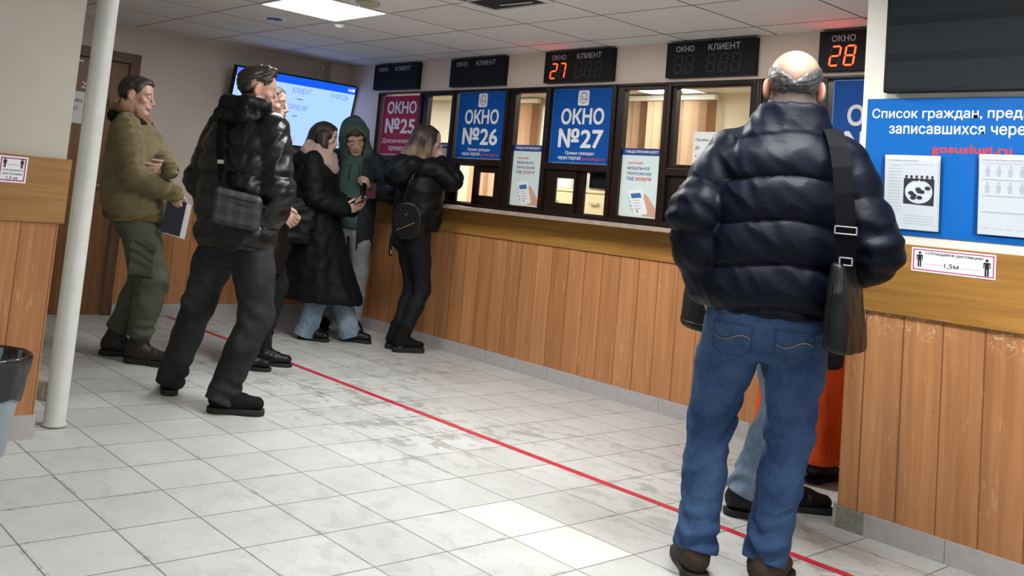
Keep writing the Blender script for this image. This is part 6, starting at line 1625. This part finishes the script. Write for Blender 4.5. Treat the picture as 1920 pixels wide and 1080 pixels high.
# ---- blonde woman with the quilted backpack at the counter
def build_backpack_woman():
    p = Person('woman with long brown-to-blonde hair in a short black jacket at the counter', (-2.87, 2.07), (.12, .99), 1.695)
    p.pose(hip=(-.01, -.025), chest=(0, .0), neck=(0, -.005), head=(.015, .020, None), sh_w=.152, hip_w=.082, footL=(-.060, -.135, -6), footR=(.060, -.150, 8), handR=(.120, .085, 1.440), handL=(-.14, .12, 1.03), poleR=(.8, .6, -.9), elR=(.245, .120, 1.300), poleL=(-1, -.2, -.6), hd=(-.42, -.10, 0))
    p.body((.56, .36, .28), hands=[dict(sd='R', fwd=(-.55, -.05, .62), palm=(-.6, .6, -.3), curl=(.5, .7, .5)), dict(sd='L', fwd=(.2, .9, .1), palm=(.5, 0, -.8), curl=(.3, .4, .3))], female=True, eyes_down=True, brow=(.06, .04, .03), slim=.82)
    c = p.J['head']; R = p.Rh; hs = p.hs; F = Field(c+V3(-.22, -.34, -.36), c+V3(.20, .20, .18), .0045)
    F.ell(p.hp(0, -.022, .035), np.array((.088, .112, .098))*hs, R, .01)
    F.chain([p.hp(0, -.075, .01), p.hp(.0, -.105, -.10), p.hp(-.02, -.150, -.19), p.hp(-.055, -.215, -.262)], (.085, .080, .066, .030), .04, flat=(R[:, 1], .75))
    for g in (-1, 1): F.chain([p.hp(g*.070, .010, .01), p.hp(g*.078, -.005, -.08), p.hp(g*.070, -.030, -.17)], (.030, .034, .024), .03)
    for g in (-1, 1): F.ell(p.hp(g*.080, -.016, -.012), np.array((.022, .036, .052))*hs, R, .02)
    w1 = wave(17, 120); F.disp(lambda x, y, z: -.0022*w1(x, y, z*.22))
    def facecut(X, Y, Z):
        px, py, pz = X-c[0], Y-c[1], Z-c[2]; x, y, z = [(px*R[0, j]+py*R[1, j]+pz*R[2, j])/hs for j in range(3)]
        return (.032-np.sqrt((np.abs(x)/1.1)**2+np.maximum(np.abs(z+.03)-.07, 0)**2*1.6)*.55-np.maximum(.075-y, 0)*.75)*hs
    F.cut(facecut, .006); me, _ = F.mesh('hair')
    p.part('hair', me, hair_mat('ombre_hair', (.016, .011, .008), (.060, .038, .024), (170, 170, 9), (.40, .285, .165), 1.40, 1.60))
    def extra(F):
        for g in (-1, 1): F.chain([(0, -.190, 1.385), (g*.105, -.155, 1.385), (g*.150, -.045, 1.370), (g*.105, .060, 1.320)], (.066, .062, .050, .034), .04)
        F.ell((-.02, -.215, 1.305), (.145, .085, .095), None, .05)
    p.torso_cloth(C_['black_matte'], [(.905, 0, -.01, .178, .145), (.925, 0, -.01, .192, .158), (1.00, 0, -.005, .202, .170), (1.15, 0, 0, .198, .165), (1.28, 0, 0, .192, .150), (1.36, 0, -.003, .160, .120), (1.40, 0, -.005, .11, .10)],
                  sleeve=(.080, .080, .074, .050), cuff=.015, h=.0055, seed=72, amp=.0075, freq=26, extra=extra, elbow_amp=.016)
    p.legs_cloth(C_['black_trousers'], r=(.088, .076, .058, .054, .048), hem=.15, h=.005, seed=19, amp=.002, freq=50, bunch=.002, pel=(.155, .128), top=.95, knee_amp=.006)
    for sd in 'LR': p.shoe(sd, C_['suede'], C_['rubber'], L=.262, shaft=.075, wide=.98, sole=.038, laces=(sd == 'R'), label='black suede ankle boot on a thick sole')
    wb = MB(); e, wv = p.J['elR'], p.J['wrR']; d = (wv-e)/np.linalg.norm(wv-e); q0 = wv-d*.004; wb.cyl(q0-d*.004, q0+d*.004, .0275, seg=24); wb.build('bracelet', M['chrome'], p.root)
    b = worn(p, 'backpack', (.19, -.19, .83), 'small round quilted black backpack slung from the right shoulder of the blonde woman', 'backpack')
    n = V3(.60, -.80, 0); u = V3(.80, .60, 0); c0 = V3(.170, -.190, .965)
    F = Field(c0-.26, c0+.26, .0042)
    def fn(X, Y, Z):
        px, py, pz = X-c0[0], Y-c0[1], Z-c0[2]; a = px*u[0]+py*u[1]; d_ = px*n[0]+py*n[1]; zz = np.where(pz > 0, pz*.92, pz*1.0)
        w = .118-.02*np.clip(-pz/.13, 0, 1)*0
        q = (np.abs(a/w)**2.4+np.abs(zz/.132)**2.4)**(1/2.4); e = (q-1)*.12
        quilt = .0026*(np.abs(np.sin((a+zz)*78))**.5+np.abs(np.sin((a-zz)*78))**.5-1.4)*(d_ > .02)*np.clip((.82-q)*8, 0, 1)*(pz > -.045)
        f = np.abs(d_)-.050-quilt
        k = .02; hh = np.maximum(k-np.abs(e-f), 0)/k
        return np.maximum(e, f)+hh*hh*k*.25
    F.put(fn, c0-.16, c0+.16, 0); me, _ = F.mesh('body'); hang(link('body', me, C_['leather']), b)
    at = lambda a, z, d=0.0: tuple(c0+u*a+n*(.050+d)+V3(0, 0, z))
    mb = MB(); mb.tube([at(.104*math.cos(t), .122*math.sin(t)+.004, -.006) for t in np.linspace(-.3, PI+.3, 26)], .0045, 8); hang(mb.build('piping', C_['webbing']), b)
    mb = MB(); mb.tube([at(-.062, -.068, .004), at(0, -.040, .007), at(.070, -.004, .004)], .0042, 8); hang(mb.build('zip', M['brass']), b)
    mb = MB(); mb.prism([(-.016, .050), (.016, .062), (.014, .067), (.004, .063), (.008, .040), (.002, .039), (-.002, .060), (-.018, .055)], lambda uu, v, d: at(uu, v, d+.003), .003); hang(mb.build('emblem', M['chrome']), b)
    mb = MB(); pts = [(.118, -.215, 1.10), (.125, -.205, 1.17), (.135, -.188, 1.25), (.142, -.150, 1.33), (.140, -.08, 1.405), (.135, .0, 1.435)]
    for i in range(len(pts)-1):
        a_, b_ = Vector(pts[i]), Vector(pts[i+1])
        for k_ in range(4):
            q1 = a_.lerp(b_, k_/4); q2 = a_.lerp(b_, (k_+1.15)/4); off = Vector((.004, .003, 0))*(1 if (k_ % 2) else -1); mb.tube([q1+off, q2+off], .0045, 6)
    hang(mb.build('chain_strap', plain('dark_chain', (.045, .043, .040), .3, metal=.8)), b)
    mb = MB(); mb.ribbon([(.095, -.262, .885), (.088, -.270, .82), (.086, -.270, .76), (.090, -.262, .70)], tuple(u), .026, .004); hang(mb.build('loose_strap', C_['leather']), b)
    mb = MB(); mb.box(.076, .104, -.278, -.266, .715, .745, .002); hang(mb.build('buckle', M['chrome']), b)
    return p

# ---- person in pale jeans, hidden behind the man in front
def build_jeans_person():
    p = Person('person in pale blue jeans and a dark jacket, hidden behind the man in front', (.515, 1.225), (.66, .75), 1.66)
    p.pose(hip=(0, -.03), chest=(0, -.04), neck=(0, -.03), head=(0, 0, None), footL=(-.07, .075, -4), footR=(.085, -.16, 6), handL=(-.12, .10, .96), handR=(.13, .09, .96), poleL=(-.5, -1, -.2), poleR=(.5, -1, -.2))
    p.body((.52, .33, .25), hands=[dict(sd='L', fwd=(.2, .8, .2), palm=(.8, 0, .3)), dict(sd='R', fwd=(-.2, .8, .2), palm=(-.8, 0, .3))], h=.0065)
    p.hair_short(hair_mat('dark_plain_hair', (.012, .009, .007), (.05, .034, .024)), thick=.014, h=.006)
    p.torso_cloth(C_['black_matte'], [(.770, 0, -.085, .215, .185), (.79, 0, -.085, .222, .192), (1.0, 0, -.05, .215, .165), (1.25, 0, -.045, .215, .150), (1.36, 0, -.04, .16, .12), (1.42, 0, -.035, .11, .10)], sleeve=(.080, .074, .064, .052), h=.008, seed=82, amp=.006, freq=26)
    p.legs_cloth(C_['jeans_light'], r=(.092, .082, .070, .066, .064), hem=.085, h=.0055, seed=23, amp=.004, freq=48, bunch=.009, pel=(.16, .13), top=.93)
    for sd in 'LR': p.shoe(sd, C_['leather'], C_['rubber'], L=.285, shaft=.045, sole=.026, label='black leather shoe')
    b = worn(p, 'backpack', (0, -.30, .72), 'black backpack whose lower corner shows left of the blue jeans of the man in front', 'backpack')
    F = Field((-.22, -.50, .68), (.22, -.12, 1.30), .006); F.loft([(.715, 0, -.285, .120, .050), (.730, 0, -.285, .135, .064), (.85, 0, -.275, .140, .066), (1.02, 0, -.250, .130, .058), (1.08, 0, -.235, .10, .04)], 0, n=3.0, cap=.02)
    w5 = wave(3, 30); F.disp(lambda x, y, z: -.003*w5(x, y, z)); me, _ = F.mesh('body'); hang(link('body', me, C_['black_matte']), b)
    mb = MB(); mb.tube([(.142*math.cos(t), -.285+.067*math.sin(t), .750) for t in np.linspace(0, 2*PI, 30)], .004, 6); hang(mb.build('piping', C_['leather']), b)
    for g in (-1, 1):
        mb = MB(); mb.ribbon([(g*.10, -.215, 1.06), (g*.12, -.15, 1.34), (g*.12, -.02, 1.43), (g*.12, .10, 1.32), (g*.14, .12, 1.10), (g*.16, -.02, .95), (g*.13, -.24, .86)], (1, 0, 0), .05, .006); hang(mb.build('strap', C_['webbing']), b)
    return p

# ---- person in the long orange knit skirt
def build_skirt_person():
    p = Person('person in a long orange ribbed skirt, hidden behind the man in front', (.300, 1.985), (-.1, .99), 1.60)
    p.pose(footL=(-.09, -.08, -5), footR=(.085, -.10, 5), handL=(-.14, .22, 1.02), handR=(.15, .22, 1.02), poleL=(-1, -.6, -.4), poleR=(1, -.6, -.4), sh_w=.15)
    p.body((.55, .36, .28), hands=[dict(sd='L', fwd=(.2, .8, .1), palm=(.6, 0, -.8)), dict(sd='R', fwd=(-.2, .8, .1), palm=(-.6, 0, -.8))], female=True, h=.0065)
    p.hair_short(hair_mat('brown_plain_hair', (.02, .013, .009), (.08, .05, .034)), thick=.02, nape=-.12, h=.006)
    p.torso_cloth(C_['black_matte'], [(.66, 0, 0, .190, .165), (.68, 0, 0, .196, .172), (.95, 0, 0, .19, .155), (1.20, 0, 0, .19, .145), (1.32, 0, 0, .14, .11), (1.37, 0, 0, .10, .09)], sleeve=(.075, .070, .060, .050), h=.008, seed=92, amp=.006, freq=26)
    F = Field((-.34, -.32, .06), (.34, .32, 1.0), .005)
    F.loft([(.100, 0, -.02, .212, .185), (.12, 0, -.02, .216, .19), (.45, 0, -.012, .205, .175), (.75, 0, 0, .19, .16), (.95, 0, 0, .15, .13)], 0, n=2.1, mod=lambda Z, A: .0022*np.abs(np.sin(A*54))+.010*np.sin(A*7+Z*2)*np.clip((.8-Z)/.6, 0, 1))
    me, _ = F.mesh('skirt'); p.part('skirt', me, C_['orange_knit'])
    for sd in 'LR': p.shoe(sd, C_['leather'], C_['rubber'], L=.255, shaft=.06, wide=.95, sole=.022, label='black ankle boot')
    return p
def build_hidden_bag():
    r = empty('handbag', (.735, 1.345, .62), .3, 'rounded black bag bottom showing below the leather bag at the wall corner', 'bag')
    F = Field((-.12, -.12, -.04), (.12, .12, .34), .0045); F.loft([(0, 0, 0, .035, .045), (.012, 0, 0, .050, .062), (.10, -.004, 0, .056, .075), (.24, -.01, 0, .040, .06), (.28, -.012, 0, .02, .04)], 0, n=2.3)
    me, _ = F.mesh('body'); link('body', me, C_['suede'], r)
    mb = MB(); mb.tube([(-.012, -.03, .27), (-.03, -.035, .40), (-.06, -.03, .52), (-.10, 0, .60), (-.13, .03, .52), (-.06, .04, .40), (-.012, .03, .27)], .008, 8); mb.build('handle', C_['suede'], r)
    return r
PEOPLE = [build_front_man, build_olive_man, build_puffer_youth, build_lean_man, build_coat_woman, build_hooded_man, build_backpack_woman, build_jeans_person, build_skirt_person, build_hidden_bag]
import os as _os
for fn_ in PEOPLE: fn_()
for o in SC.objects:
    if '_b' in o.keys(): del o['_b']
